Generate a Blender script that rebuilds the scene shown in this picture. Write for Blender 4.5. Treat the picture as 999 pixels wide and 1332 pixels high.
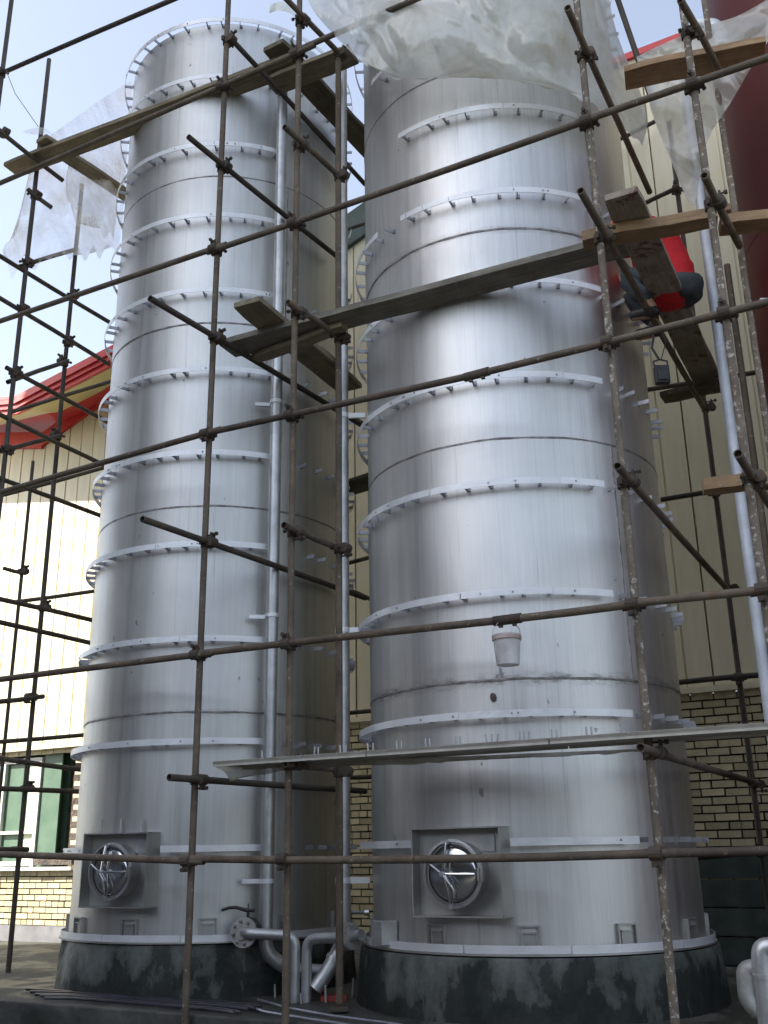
import bpy, math, random
from math import sin, cos, radians, pi, atan2, sqrt, hypot
from mathutils import Vector, Matrix, noise
random.seed(7)
for o in list(bpy.data.objects): bpy.data.objects.remove(o)
SC = bpy.context.scene
COL = SC.collection

# ------------------------------------------------------------------ camera
FPX = 1321.0; TH = radians(18.6); RO = radians(0.94)
EYE = Vector((0, 0, 1.6))
cf = Vector((0, cos(TH), sin(TH))); cu0 = Vector((0, -sin(TH), cos(TH))); cr0 = Vector((1, 0, 0))
CR = cos(RO)*cr0 - sin(RO)*cu0; CU = cos(RO)*cu0 + sin(RO)*cr0
cam = bpy.data.cameras.new('camera'); camo = bpy.data.objects.new('camera', cam); COL.objects.link(camo)
M = Matrix((CR, CU, -cf)).transposed().to_4x4(); M.translation = EYE
camo.matrix_world = M
cam.sensor_fit = 'VERTICAL'; cam.sensor_height = 36.0; cam.sensor_width = 27.0; cam.lens = 36.0*FPX/1332.0
cam.clip_end = 3000; cam.clip_start = 0.05
SC.camera = camo

# ------------------------------------------------------------------ light
SUN_AZ = radians(-103)      # from +Y, clockwise seen from above
SUN_EL = radians(41)
w = bpy.data.worlds.new('World'); SC.world = w; w.use_nodes = True
nt = w.node_tree; bg = nt.nodes['Background']
sky = nt.nodes.new('ShaderNodeTexSky'); sky.sky_type = 'NISHITA'; sky.sun_disc = False
sky.sun_elevation = SUN_EL; sky.sun_rotation = SUN_AZ
sky.air_density = 1.0; sky.dust_density = 5.0; sky.ozone_density = 1.0; sky.altitude = 1300
hs = nt.nodes.new('ShaderNodeHueSaturation'); hs.inputs['Saturation'].default_value = 0.62
nt.links.new(sky.outputs[0], hs.inputs['Color']); nt.links.new(hs.outputs[0], bg.inputs[0]); bg.inputs[1].default_value = 0.115
sl = bpy.data.lights.new('sun', 'SUN'); sl.energy = 4.2; sl.angle = radians(0.5); sl.color = (1, 0.95, 0.87)
so = bpy.data.objects.new('sun', sl); COL.objects.link(so)
sd = Vector((sin(SUN_AZ)*cos(SUN_EL), cos(SUN_AZ)*cos(SUN_EL), sin(SUN_EL)))
so.rotation_euler = sd.to_track_quat('Z', 'Y').to_euler(); so.location = (0, 0, 30)
SC.view_settings.view_transform = 'Standard'; SC.view_settings.look = 'None'
SC.view_settings.gamma = 1; SC.view_settings.use_curve_mapping = False
SC.view_settings.exposure = 1.78
SC.render.engine = 'CYCLES'

# ------------------------------------------------------------------ the place's own axes: rows run along UD, depth along W
BE = radians(29)
W = Vector((sin(BE), cos(BE), 0)); UD = Vector((-cos(BE), sin(BE), 0)); Z = Vector((0, 0, 1))
CW = 10.14                                     # building wall plane
def ray(x, y):
    d = cf*FPX + CR*(x-499.5) + CU*(666-y)
    return d/hypot(d.x, d.y)
def pl(x, y, c):                               # survey point on the vertical row plane at depth c
    d = ray(x, y); return EYE + d*((c - W.dot(EYE))/W.dot(d))
def at(x, y, D): return EYE + ray(x, y)*D
def hz(x, y, z):
    d = ray(x, y); return EYE + d*((z-EYE.z)/d.z)
def tr(V, az, x, y):                           # point on the vertical plane through V in direction az
    a = radians(az); n = Vector((-cos(a), sin(a), 0)); d = ray(x, y)
    return EYE + d*((n.dot(Vector((V[0], V[1], 0))) - n.dot(EYE))/n.dot(d))
def wp(s, z, c=CW): return W*c + UD*s + Z*z

# ------------------------------------------------------------------ materials
def newmat(name):
    m = bpy.data.materials.new(name); m.use_nodes = True
    return m, m.node_tree, m.node_tree.nodes['Principled BSDF']
def coords(t, scale=(1,1,1), kind='Object'):
    tc = t.nodes.new('ShaderNodeTexCoord'); mp = t.nodes.new('ShaderNodeMapping')
    mp.inputs['Scale'].default_value = scale; t.links.new(tc.outputs[kind], mp.inputs[0]); return mp.outputs[0]
def nz(t, vec, scale, detail=6, rough=0.6, dist=0.0):
    n = t.nodes.new('ShaderNodeTexNoise'); n.inputs['Scale'].default_value = scale
    n.inputs['Detail'].default_value = detail; n.inputs['Roughness'].default_value = rough
    n.inputs['Distortion'].default_value = dist
    t.links.new(vec, n.inputs['Vector']); return n.outputs['Fac']
def ramp(t, fac, stops):
    r = t.nodes.new('ShaderNodeValToRGB'); e = r.color_ramp.elements
    while len(e) < len(stops): e.new(0.5)
    for i, (p, c) in enumerate(stops):
        e[i].position = p; e[i].color = (c[0], c[1], c[2], 1) if hasattr(c, '__len__') else (c, c, c, 1)
    t.links.new(fac, r.inputs[0]); return r.outputs[0]
def mix(t, a, b, f, mode='MIX'):
    m = t.nodes.new('ShaderNodeMix'); m.data_type = 'RGBA'; m.blend_type = mode
    for k, v in ((6, a), (7, b)):
        if hasattr(v, 'links'): t.links.new(v, m.inputs[k])
        else: m.inputs[k].default_value = (v[0], v[1], v[2], 1)
    if hasattr(f, 'links'): t.links.new(f, m.inputs[0])
    else: m.inputs[0].default_value = f
    return m.outputs[2]
def bump(t, b, h, strength, dist=0.01):
    n = t.nodes.new('ShaderNodeBump'); n.inputs['Strength'].default_value = strength; n.inputs['Distance'].default_value = dist
    t.links.new(h, n.inputs['Height']); t.links.new(n.outputs[0], b.inputs['Normal'])
def rnd(t):
    return t.nodes.new('ShaderNodeObjectInfo').outputs['Random']
def simple(name, c1, c2, scale=6, rough=0.7, metal=0.0, bumps=0.2, stretch=(1,1,1), spec=None, var=0.0, detail=8, bd=0.01):
    m, t, b = newmat(name); v = coords(t, stretch); n = nz(t, v, scale, detail)
    c = ramp(t, n, [(0.33, c1), (0.67, c2)])
    if var:
        r = ramp(t, rnd(t), [(0, 1-var), (1, 1.0)]); c = mix(t, c, r, 1.0, 'MULTIPLY')
    t.links.new(c, b.inputs['Base Color']); b.inputs['Roughness'].default_value = rough; b.inputs['Metallic'].default_value = metal
    if spec is not None: b.inputs['Specular IOR Level'].default_value = spec
    if bumps: bump(t, b, nz(t, v, scale*4, 5), bumps, bd)
    return m

def steel_shell(name, stain_z, base=(0.75, 0.74, 0.71), seed=0.0, amt=1.0):
    m, t, b = newmat(name); v = coords(t, (1, 1, 1))
    tc = t.nodes.new('ShaderNodeTexCoord'); add = t.nodes.new('ShaderNodeVectorMath'); add.operation = 'ADD'
    add.inputs[1].default_value = (seed, seed*1.7, seed*0.3); t.links.new(tc.outputs['Object'], add.inputs[0]); v0 = add.outputs[0]
    def mp(s):
        n = t.nodes.new('ShaderNodeMapping'); n.inputs['Scale'].default_value = s; t.links.new(v0, n.inputs[0]); return n.outputs[0]
    streak = nz(t, mp((9, 9, 0.22)), 1.6, 9, 0.72)
    fine = nz(t, mp((40, 40, 1.2)), 2.0, 4, 0.6)
    blot = nz(t, mp((1, 1, 0.8)), 1.1, 5, 0.6, 0.6)
    c = ramp(t, streak, [(0.36, [k*0.90 for k in base]), (0.62, [min(1, k*1.05) for k in base])])
    c = mix(t, c, ramp(t, blot, [(0.35, 0.86), (0.65, 1.0)]), 1.0, 'MULTIPLY')
    c = mix(t, c, ramp(t, fine, [(0.3, 0.93), (0.7, 1.0)]), 1.0, 'MULTIPLY')
    drip = nz(t, mp((26, 26, 0.45)), 1.0, 6, 0.7)
    c = mix(t, c, (0.22, 0.21, 0.19), ramp(t, drip, [(0.60, 0.0), (0.70, 0.38)]))
    # stained weld zones and small blemishes
    sx = t.nodes.new('ShaderNodeSeparateXYZ'); t.links.new(tc.outputs['Object'], sx.inputs[0])
    sn = nz(t, mp((7, 7, 22)), 1.0, 8, 0.8)
    for zz, wd, st in stain_z:
        a = t.nodes.new('ShaderNodeMath'); a.operation = 'SUBTRACT'; t.links.new(sx.outputs[2], a.inputs[0]); a.inputs[1].default_value = zz
        a2 = t.nodes.new('ShaderNodeMath'); a2.operation = 'ABSOLUTE'; t.links.new(a.outputs[0], a2.inputs[0])
        a3 = t.nodes.new('ShaderNodeMapRange'); t.links.new(a2.outputs[0], a3.inputs[0]); a3.inputs[1].default_value = 0.004; a3.inputs[2].default_value = wd
        a3.inputs[3].default_value = 1; a3.inputs[4].default_value = 0
        a4 = t.nodes.new('ShaderNodeMath'); a4.operation = 'MULTIPLY'; t.links.new(a3.outputs[0], a4.inputs[0])
        t.links.new(ramp(t, sn, [(0.46, 0.12), (0.62, 1)]), a4.inputs[1])
        a5 = t.nodes.new('ShaderNodeMath'); a5.operation = 'MULTIPLY'; t.links.new(a4.outputs[0], a5.inputs[0]); a5.inputs[1].default_value = st
        c = mix(t, c, (0.10, 0.085, 0.07), a5.outputs[0])
    sp = nz(t, mp((1, 1, 0.6)), 13, 3, 0.5)
    c = mix(t, c, (0.16, 0.15, 0.13), ramp(t, sp, [(0.735, 0.0), (0.76, 0.65)]))
    t.links.new(c, b.inputs['Base Color']); b.inputs['Metallic'].default_value = 1.0
    rr = ramp(t, streak, [(0.3, 0.43), (0.7, 0.53)]); t.links.new(rr, b.inputs['Roughness'])
    big = nz(t, mp((1.3, 1.3, 0.55)), 1.0, 2, 0.4)
    bump(t, b, big, 0.42*amt, 0.05)
    b2 = t.nodes.new('ShaderNodeBump'); b2.inputs['Strength'].default_value = 0.18; b2.inputs['Distance'].default_value = 0.004
    t.links.new(streak, b2.inputs['Height']); t.links.new(b.inputs['Normal'].links[0].from_socket, b2.inputs['Normal']); t.links.new(b2.outputs[0], b.inputs['Normal'])
    return m

def tube_mat(name, dark, mid, pale, plo=0.6, rough=0.72, metal=0.0):
    m, t, b = newmat(name); v = coords(t, (1, 1, 1))
    n1 = nz(t, v, 3.5, 9, 0.7, 0.4); n2 = nz(t, v, 26, 5, 0.65); n3 = nz(t, v, 9, 8, 0.75)
    c = ramp(t, n1, [(0.3, dark), (0.62, mid)])
    c = mix(t, c, ramp(t, rnd(t), [(0.0, (0.75, 0.72, 0.70)), (0.35, (1.25, 1.2, 1.12)), (0.7, (0.9, 0.86, 0.8)), (1.0, (1.25, 1.15, 1.03))]), 1.0, 'MULTIPLY')
    c = mix(t, c, pale, ramp(t, n2, [(plo, 0.0), (plo+0.06, 0.85)]))
    c = mix(t, c, (0.16, 0.075, 0.035), ramp(t, n3, [(0.56, 0.0), (0.66, 0.6)]))
    t.links.new(c, b.inputs['Base Color']); b.inputs['Roughness'].default_value = rough; b.inputs['Metallic'].default_value = metal
    bump(t, b, n2, 0.35, 0.003); return m

def wood_mat(name, a, b_, stains=0.0, patch=None):
    m, t, b = newmat(name); v = coords(t, (1.2, 22, 22))
    g = nz(t, v, 1.6, 9, 0.65, 0.8); n = nz(t, coords(t), 5, 6, 0.6)
    c = ramp(t, g, [(0.3, a), (0.68, b_)])
    c = mix(t, c, ramp(t, n, [(0.3, 0.62), (0.7, 1.1)]), 1.0, 'MULTIPLY')
    c = mix(t, c, ramp(t, rnd(t), [(0, 0.8), (1, 1.15)]), 1.0, 'MULTIPLY')
    c = mix(t, c, (0.36, 0.34, 0.31), ramp(t, nz(t, coords(t), 17, 5, 0.7), [(0.6, 0.0), (0.68, 0.55)]))
    if stains: c = mix(t, c, patch or (0.09, 0.02, 0.015), ramp(t, nz(t, coords(t), 4.2, 9, 0.78, 0.6), [(0.56, 0.0), (0.60, stains)]))
    t.links.new(c, b.inputs['Base Color']); b.inputs['Roughness'].default_value = 0.82
    bump(t, b, g, 0.4, 0.004); return m

def film_mat(name, alpha, col, dirt=(0.5, 0.45, 0.3), rng=0.16):
    m, t, b = newmat(name); out = t.nodes['Material Output']
    v = coords(t); n = nz(t, v, 1.4, 3, 0.5, 0.5); n2 = nz(t, v, 2.6, 6, 0.6, 0.6)
    c = ramp(t, n2, [(0.48, col), (0.80, dirt)])
    df = t.nodes.new('ShaderNodeBsdfDiffuse'); tl = t.nodes.new('ShaderNodeBsdfTranslucent'); gl = t.nodes.new('ShaderNodeBsdfGlossy')
    gl.inputs['Roughness'].default_value = 0.25; gl.inputs['Color'].default_value = (0.9, 0.9, 0.9, 1)
    t.links.new(c, df.inputs[0]); t.links.new(c, tl.inputs[0])
    m1 = t.nodes.new('ShaderNodeMixShader'); m1.inputs[0].default_value = 0.55; t.links.new(df.outputs[0], m1.inputs[1]); t.links.new(tl.outputs[0], m1.inputs[2])
    m2 = t.nodes.new('ShaderNodeMixShader'); m2.inputs[0].default_value = 0.09; t.links.new(m1.outputs[0], m2.inputs[1]); t.links.new(gl.outputs[0], m2.inputs[2])
    tp = t.nodes.new('ShaderNodeBsdfTransparent'); m3 = t.nodes.new('ShaderNodeMixShader')
    t.links.new(ramp(t, n, [(0.3, max(0, alpha-rng)), (0.7, min(1, alpha+rng))]), m3.inputs[0])
    t.links.new(tp.outputs[0], m3.inputs[1]); t.links.new(m2.outputs[0], m3.inputs[2]); t.links.new(m3.outputs[0], out.inputs[0])
    bp = t.nodes.new('ShaderNodeBump'); bp.inputs['Strength'].default_value = 0.9; bp.inputs['Distance'].default_value = 0.06
    t.links.new(nz(t, coords(t, (1, 1, 0.6)), 4.5, 3, 0.45, 0.5), bp.inputs['Height'])
    for s in (df, tl, gl): t.links.new(bp.outputs[0], s.inputs['Normal'])
    return m

seamsz = [2.69, 4.42, 6.17, 7.74]
M_SHELL_R = steel_shell('stainless_shell_a', [(2.69, 0.06, 0.85), (6.17, 0.045, 0.55), (7.74, 0.03, 0.5), (4.42, 0.02, 0.3)], seed=3.1)
M_SHELL_L = steel_shell('stainless_shell_b', [(2.69, 0.04, 0.45), (4.42, 0.02, 0.4), (6.17, 0.02, 0.3)], base=(0.66, 0.655, 0.625), seed=11.4)
M_BAND = simple('bright_strip_steel', (0.78, 0.785, 0.78), (0.9, 0.9, 0.9), 7, 0.42, 0.35, 0.25, var=0.08)
M_BRK = simple('dull_bracket_steel', (0.34, 0.34, 0.35), (0.5, 0.5, 0.52), 9, 0.5, 0.9, 0.1, var=0.3)
M_BEAD = simple('weld_bead_steel', (0.14, 0.13, 0.115), (0.36, 0.35, 0.34), 14, 0.6, 0.7, 0.5, bd=0.004)
M_BOX = simple('grey_steel_plate', (0.40, 0.395, 0.37), (0.52, 0.515, 0.49), 3, 0.5, 0.9, 0.15)
M_CHROME = simple('polished_cover_steel', (0.6, 0.6, 0.6), (0.75, 0.75, 0.75), 3, 0.16, 1.0, 0.05)
M_PIPE = simple('galvanised_pipe', (0.44, 0.445, 0.44), (0.60, 0.605, 0.60), 8, 0.42, 0.8, 0.15)
M_PIPEP = simple('pale_coated_pipe', (0.55, 0.58, 0.62), (0.72, 0.76, 0.8), 6, 0.5, 0.2, 0.1)
M_FLANGE = simple('cast_flange_grey', (0.38, 0.37, 0.34), (0.55, 0.54, 0.5), 15, 0.6, 0.5, 0.3)
M_TUBE = tube_mat('rusty_scaffold_tube', (0.055, 0.043, 0.032), (0.145, 0.118, 0.088), (0.34, 0.30, 0.24), 0.62)
M_TUBED = tube_mat('dark_scaffold_tube', (0.035, 0.031, 0.027), (0.085, 0.074, 0.06), (0.22, 0.20, 0.16), 0.68)
M_TUBEP = tube_mat('paint_splashed_scaffold_tube', (0.09, 0.075, 0.058), (0.21, 0.18, 0.145), (0.55, 0.52, 0.46), 0.56)
M_COUP = tube_mat('rusty_coupler', (0.03, 0.025, 0.02), (0.08, 0.065, 0.05), (0.2, 0.18, 0.14), 0.66, 0.75)
M_WOOD = wood_mat('weathered_scaffold_board', (0.17, 0.135, 0.085), (0.36, 0.30, 0.20))
M_WOODG = wood_mat('grey_scaffold_board', (0.20, 0.18, 0.14), (0.37, 0.34, 0.27))
M_WOODD = wood_mat('dark_scaffold_board', (0.09, 0.075, 0.05), (0.18, 0.15, 0.10))
M_WOODR = wood_mat('stained_scaffold_board', (0.27, 0.22, 0.17), (0.45, 0.38, 0.30), 0.75)
M_WOODN = wood_mat('newer_scaffold_board', (0.26, 0.16, 0.08), (0.46, 0.31, 0.17))
M_PLAT = simple('pale_platform_metal', (0.42, 0.39, 0.32), (0.6, 0.57, 0.5), 5, 0.6, 0.1, 0.2)
M_RED = simple('red_oxide_paint', (0.085, 0.008, 0.007), (0.115, 0.012, 0.010), 2.5, 0.5, 0.0, 0.1)
M_TRIM = simple('red_roof_trim', (0.5, 0.03, 0.03), (0.6, 0.045, 0.04), 3, 0.4, 0, 0.05)
M_CREAM = simple('cream_cladding', (0.68, 0.62, 0.42), (0.78, 0.72, 0.52), 2.2, 0.5, 0, 0.08, stretch=(3, 3, 0.35), var=0.08)
M_CREAM2 = simple('cream_soffit', (0.60, 0.52, 0.26), (0.66, 0.58, 0.32), 1.5, 0.5, 0, 0.05)
M_BRICK = simple('cream_brick', (0.56, 0.48, 0.28), (0.74, 0.66, 0.44), 9, 0.85, 0, 0.5, var=0.42, bd=0.005)
M_MORTAR = simple('dark_mortar', (0.025, 0.021, 0.016), (0.06, 0.05, 0.038), 12, 0.95, 0, 0.4)
M_PLASTER = simple('grey_plaster', (0.16, 0.155, 0.16), (0.25, 0.245, 0.25), 4, 0.9, 0, 0.3)
M_DKGREEN = simple('dark_green_boards', (0.045, 0.065, 0.055), (0.09, 0.115, 0.10), 5, 0.7, 0, 0.3, var=0.3)
M_GREEN = simple('green_painted_steel', (0.06, 0.12, 0.075), (0.10, 0.17, 0.11), 4, 0.5, 0, 0.1)
M_CREAMP = simple('pale_yellow_pane', (0.6, 0.62, 0.42), (0.7, 0.72, 0.52), 4, 0.5, 0, 0.05)
M_WHITE = simple('white_painted_frame', (0.5, 0.5, 0.46), (0.62, 0.62, 0.58), 5, 0.5, 0, 0.05)
M_BLACK = simple('black_rubber', (0.012, 0.012, 0.013), (0.035, 0.035, 0.035), 10, 0.5, 0, 0.2)
M_DIRTY = simple('rubble_brown', (0.07, 0.055, 0.045), (0.16, 0.13, 0.10), 8, 0.95, 0, 0.8, bd=0.05)
M_FILM = film_mat('dusty_clear_film', 0.80, (0.86, 0.87, 0.80), (0.60, 0.55, 0.38))
M_FILML = film_mat('thin_clear_film', 0.50, (0.80, 0.78, 0.74), (0.72, 0.60, 0.48), 0.42)
M_JACKET = simple('red_jacket_cloth', (0.50, 0.010, 0.016), (0.66, 0.018, 0.025), 5, 0.8, 0, 0.5, bd=0.02)
M_TROU = simple('charcoal_trouser_cloth', (0.035, 0.042, 0.045), (0.06, 0.07, 0.075), 6, 0.85, 0, 0.5, bd=0.02)
M_SKIN = simple('skin', (0.36, 0.20, 0.13), (0.44, 0.26, 0.17), 5, 0.55, 0, 0.1)
M_HAIR = simple('black_hair', (0.01, 0.009, 0.008), (0.025, 0.02, 0.018), 40, 0.6, 0, 0.5)
M_LEAF = simple('yellow_leaf', (0.5, 0.42, 0.05), (0.6, 0.5, 0.1), 10, 0.7, 0, 0.1)
M_GREENTAG = simple('green_sticker', (0.02, 0.42, 0.10), (0.03, 0.5, 0.14), 4, 0.5, 0, 0)

def concrete(name, a, b_, wet):
    m, t, b = newmat(name); v = coords(t)
    n1 = nz(t, v, 2.4, 8, 0.62, 0.5); n2 = nz(t, v, 22, 6, 0.7)
    c = ramp(t, n1, [(0.40, wet), (0.50, a), (0.72, b_)])
    if 'plinth' in name:
        n5 = nz(t, coords(t, (1, 1, 0.55)), 3.2, 9, 0.62, 0.15)
        sx = t.nodes.new('ShaderNodeSeparateXYZ'); t.links.new(coords(t), sx.inputs[0])
        mr = t.nodes.new('ShaderNodeMapRange'); t.links.new(sx.outputs[2], mr.inputs[0]); mr.inputs[1].default_value = 0.62; mr.inputs[2].default_value = 1.0; mr.inputs[3].default_value = -0.09; mr.inputs[4].default_value = 0.08
        ad = t.nodes.new('ShaderNodeMath'); ad.operation = 'ADD'; t.links.new(n5, ad.inputs[0]); t.links.new(mr.outputs[0], ad.inputs[1])
        c = ramp(t, ad.outputs[0], [(0.30, wet), (0.485, [k*1.3 for k in wet]), (0.505, a), (0.58, [k*1.6 for k in a]), (0.72, b_)])
    c = mix(t, c, ramp(t, n2, [(0.3, 0.75), (0.7, 1.1)]), 1.0, 'MULTIPLY')
    t.links.new(c, b.inputs['Base Color'])
    r = ramp(t, n1, [(0.42, 0.5), (0.55, 0.9)]); t.links.new(r, b.inputs['Roughness'])
    bump(t, b, n2, 0.5, 0.006); return m
M_PAD = concrete('damp_pad_concrete', (0.065, 0.066, 0.055), (0.12, 0.118, 0.098), (0.035, 0.038, 0.030))
M_PLINTH = concrete('patchy_plinth_concrete', (0.065, 0.072, 0.064), (0.17, 0.18, 0.165), (0.016, 0.021, 0.017))
M_GROUND = concrete('yard_ground', (0.07, 0.067, 0.058), (0.11, 0.104, 0.09), (0.045, 0.043, 0.037))
M_PADF = concrete('pad_side_concrete', (0.19, 0.20, 0.185), (0.30, 0.31, 0.29), (0.11, 0.12, 0.105))

# ------------------------------------------------------------------ mesh helpers
class MB:
    def __init__(s): s.v = []; s.f = []
    def add(s, vs, fs):
        k = len(s.v); s.v += [tuple(p) for p in vs]; s.f += [tuple(i+k for i in f) for f in fs]; return s
    def box(s, c, ax, ay, az):                 # centre and half-axis vectors
        c = Vector(c); ax = Vector(ax); ay = Vector(ay); az = Vector(az)
        vs = [c + i*ax + j*ay + k*az for k in (-1, 1) for j in (-1, 1) for i in (-1, 1)]
        return s.add(vs, [(0,2,3,1),(4,5,7,6),(0,1,5,4),(2,6,7,3),(0,4,6,2),(1,3,7,5)])
    def path(s, pts, r, n=12, bore=0.0, close=True):
        pts = [Vector(p) for p in pts]; rings = []; k0 = len(s.v)
        rr = r if hasattr(r, '__len__') else [r]*len(pts)
        up = None
        for i, p in enumerate(pts):
            d = (pts[min(i+1, len(pts)-1)] - pts[max(i-1, 0)]).normalized()
            if up is None:
                up = Vector((0,0,1)) if abs(d.z) < 0.9 else Vector((1,0,0))
            a = d.cross(up).normalized(); up = a.cross(d).normalized()
            s.v += [tuple(p + (a*cos(2*pi*j/n) + up*sin(2*pi*j/n))*rr[i]) for j in range(n)]
        m = len(pts)
        for i in range(m-1):
            for j in range(n):
                j2 = (j+1) % n
                s.f.append((k0+i*n+j, k0+i*n+j2, k0+(i+1)*n+j2, k0+(i+1)*n+j))
        for e in (0, m-1):
            base = k0+e*n
            if bore > 0:
                d = (pts[1]-pts[0]).normalized() if e == 0 else (pts[-2]-pts[-1]).normalized()
                c = pts[e]; k = len(s.v); q = bore/rr[e]
                s.v += [tuple(c + (Vector(s.v[base+j])-c)*q) for j in range(n)]
                s.v += [tuple(Vector(s.v[k+j]) + d*r*1.5) if not hasattr(r,'__len__') else tuple(Vector(s.v[k+j]) + d*rr[e]*1.5) for j in range(n)]
                for j in range(n):
                    j2 = (j+1) % n
                    s.f.append((base+j, k+j, k+j2, base+j2)); s.f.append((k+j, k+n+j, k+n+j2, k+j2))
                s.f.append(tuple(k+n+j for j in range(n)))
            elif close: s.f.append(tuple(base+j for j in (range(n) if e else reversed(range(n)))))
        return s
    def prism(s, poly, off):                   # polygon (list of points) extruded by off
        n = len(poly); off = Vector(off); k = len(s.v)
        s.v += [tuple(Vector(p)) for p in poly] + [tuple(Vector(p)+off) for p in poly]
        s.f.append(tuple(k+i for i in range(n))); s.f.append(tuple(k+n+i for i in reversed(range(n))))
        for i in range(n):
            j = (i+1) % n; s.f.append((k+i, k+n+i, k+n+j, k+j))
        return s
    def arc(s, r0, r1, z0, z1, a0, a1, n, fa=None):  # curved bar around the local z axis
        k = len(s.v)
        for i in range(n+1):
            a = a0 + (a1-a0)*i/n; dr = fa(a) if fa else 0
            x, y = sin(a), -cos(a)
            for r, z in ((r0, z0), (r1, z0), (r1, z1), (r0, z1)): s.v.append((x*(r+dr), y*(r+dr), z))
        for i in range(n):
            for j in range(4):
                j2 = (j+1) % 4; s.f.append((k+4*i+j, k+4*i+j2, k+4*i+4+j2, k+4*i+4+j))
        if abs(abs(a1-a0)-2*pi) > 1e-4:
            s.f.append((k, k+3, k+2, k+1)); e = k+4*n; s.f.append((e, e+1, e+2, e+3))
        return s
    def lathe(s, prof, n=32, c=(0,0,0), ax=None, cap=True):   # profile of (r, h) about axis ax
        c = Vector(c); az = Vector(ax or (0,0,1)).normalized()
        a = az.orthogonal().normalized(); b = az.cross(a); k = len(s.v)
        for r, h in prof:
            s.v += [tuple(c + az*h + (a*cos(2*pi*j/n)+b*sin(2*pi*j/n))*r) for j in range(n)]
        for i in range(len(prof)-1):
            for j in range(n):
                j2 = (j+1) % n; s.f.append((k+i*n+j, k+i*n+j2, k+(i+1)*n+j2, k+(i+1)*n+j))
        if cap and prof[0][0] > 1e-6: s.f.append(tuple(k+j for j in reversed(range(n))))
        if cap and prof[-1][0] > 1e-6: s.f.append(tuple(k+(len(prof)-1)*n+j for j in range(n)))
        return s
    def mesh(s, name, m, smooth=False, ang=None):
        me = bpy.data.meshes.new(name); me.from_pydata(s.v, [], s.f); me.validate(); me.update()
        import bmesh
        bm = bmesh.new(); bm.from_mesh(me); bmesh.ops.recalc_face_normals(bm, faces=bm.faces)
        if smooth:
            for f in bm.faces: f.smooth = True
            for e in bm.edges:
                if len(e.link_faces) == 2 and e.calc_face_angle(0) > radians(ang or 35): e.smooth = False
        bm.to_mesh(me); bm.free()
        me.materials.append(m); return me
    def obj(s, name, m, parent=None, smooth=False, loc=None, mw=None, bev=0, ang=None):
        o = bpy.data.objects.new(name, s.mesh(name, m, smooth, ang)); link(o, parent, loc, mw)
        if bev:
            b = o.modifiers.new('bevel', 'BEVEL'); b.width = bev; b.segments = 2; b.limit_method = 'ANGLE'
        return o
def link(o, parent=None, loc=None, mw=None):
    COL.objects.link(o)
    if parent is not None: o.parent = parent
    if mw is not None: o.matrix_world = mw
    elif loc is not None: o.location = loc
    return o
def tag(o, label, cat, group=None):
    o['label'] = label; o['category'] = cat
    if group: o['group'] = group
    return o
def thing(name, label, cat, loc=(0,0,0), group=None, rz=0.0):
    o = bpy.data.objects.new(name, None); o.empty_display_size = 0.2; COL.objects.link(o); o.location = loc; o.rotation_euler.z = rz
    return tag(o, label, cat, group)
def structure(o): o['kind'] = 'structure'; return o
def stuff(o): o['kind'] = 'stuff'; return o
def inst(me, name, parent, mat4=None, loc=None, label=None):
    o = bpy.data.objects.new(name, me); COL.objects.link(o); o.parent = parent
    if mat4 is not None: o.matrix_local = mat4
    if loc is not None: o.location = loc
    if label: o['label'] = label
    return o
def frame(o, x, y, z):
    m = Matrix((Vector(x), Vector(y), Vector(z))).transposed().to_4x4(); m.translation = Vector(o); return m

# ------------------------------------------------------------------ ground
structure(MB().add([(-400,-400,0),(400,-400,0),(400,400,0),(-400,400,0)], [(0,1,2,3)]).obj('ground', M_GROUND))
PZ = 0.62
pad = MB()
def padpt(c, s): return W*c + UD*s
pad.prism([padpt(5.80,-9)+Z*0.0, padpt(5.80,14.5), padpt(9.9,14.5), padpt(9.9,-9)], Z*PZ)
structure(pad.obj('concrete_pad', M_PAD, bev=0.012))

# ------------------------------------------------------------------ tanks
RINGZ = [1.03, 1.66, 2.455, 3.265, 4.06, 4.88, 5.67, 6.46, 7.255, 8.05, 8.85, 9.54]
def polar(c, r, phi, z): return Vector((c[0]+r*sin(phi), c[1]-r*cos(phi), z))
# shared bracket tab: radial plate, local x tangential, y radial outward, z up
tabm = MB().box((0, 0.044, 0.0), (0.003,0,0), (0,0.044,0), (0,0,0.016)).box((0.012, 0.004, 0), (0.012,0,0), (0,0.004,0), (0,0,0.016)).mesh('bracket', M_BRK)
chairm = MB().box((-0.063, 0.012, 0.075), (0.006,0,0), (0,0.014,0), (0,0,0.075)).box((0.063, 0.012, 0.075), (0.006,0,0), (0,0.014,0), (0,0,0.075))\
    .box((0, 0.012, 0.153), (0.069,0,0), (0,0.014,0), (0,0,0.005)).box((0, 0.004, 0.055), (0.038,0,0), (0,0.005,0), (0,0,0.055)).box((0, 0.012, 0.114), (0.042,0,0), (0,0.011,0), (0,0,0.004)).mesh('anchor_chair', M_BOX)
boltm = MB().lathe([(0.007,0),(0.007,0.004),(0.004,0.005),(0.004,0.009)], 6, (0,0,0), (0,1,0)).mesh('bolt', M_BRK)

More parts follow.
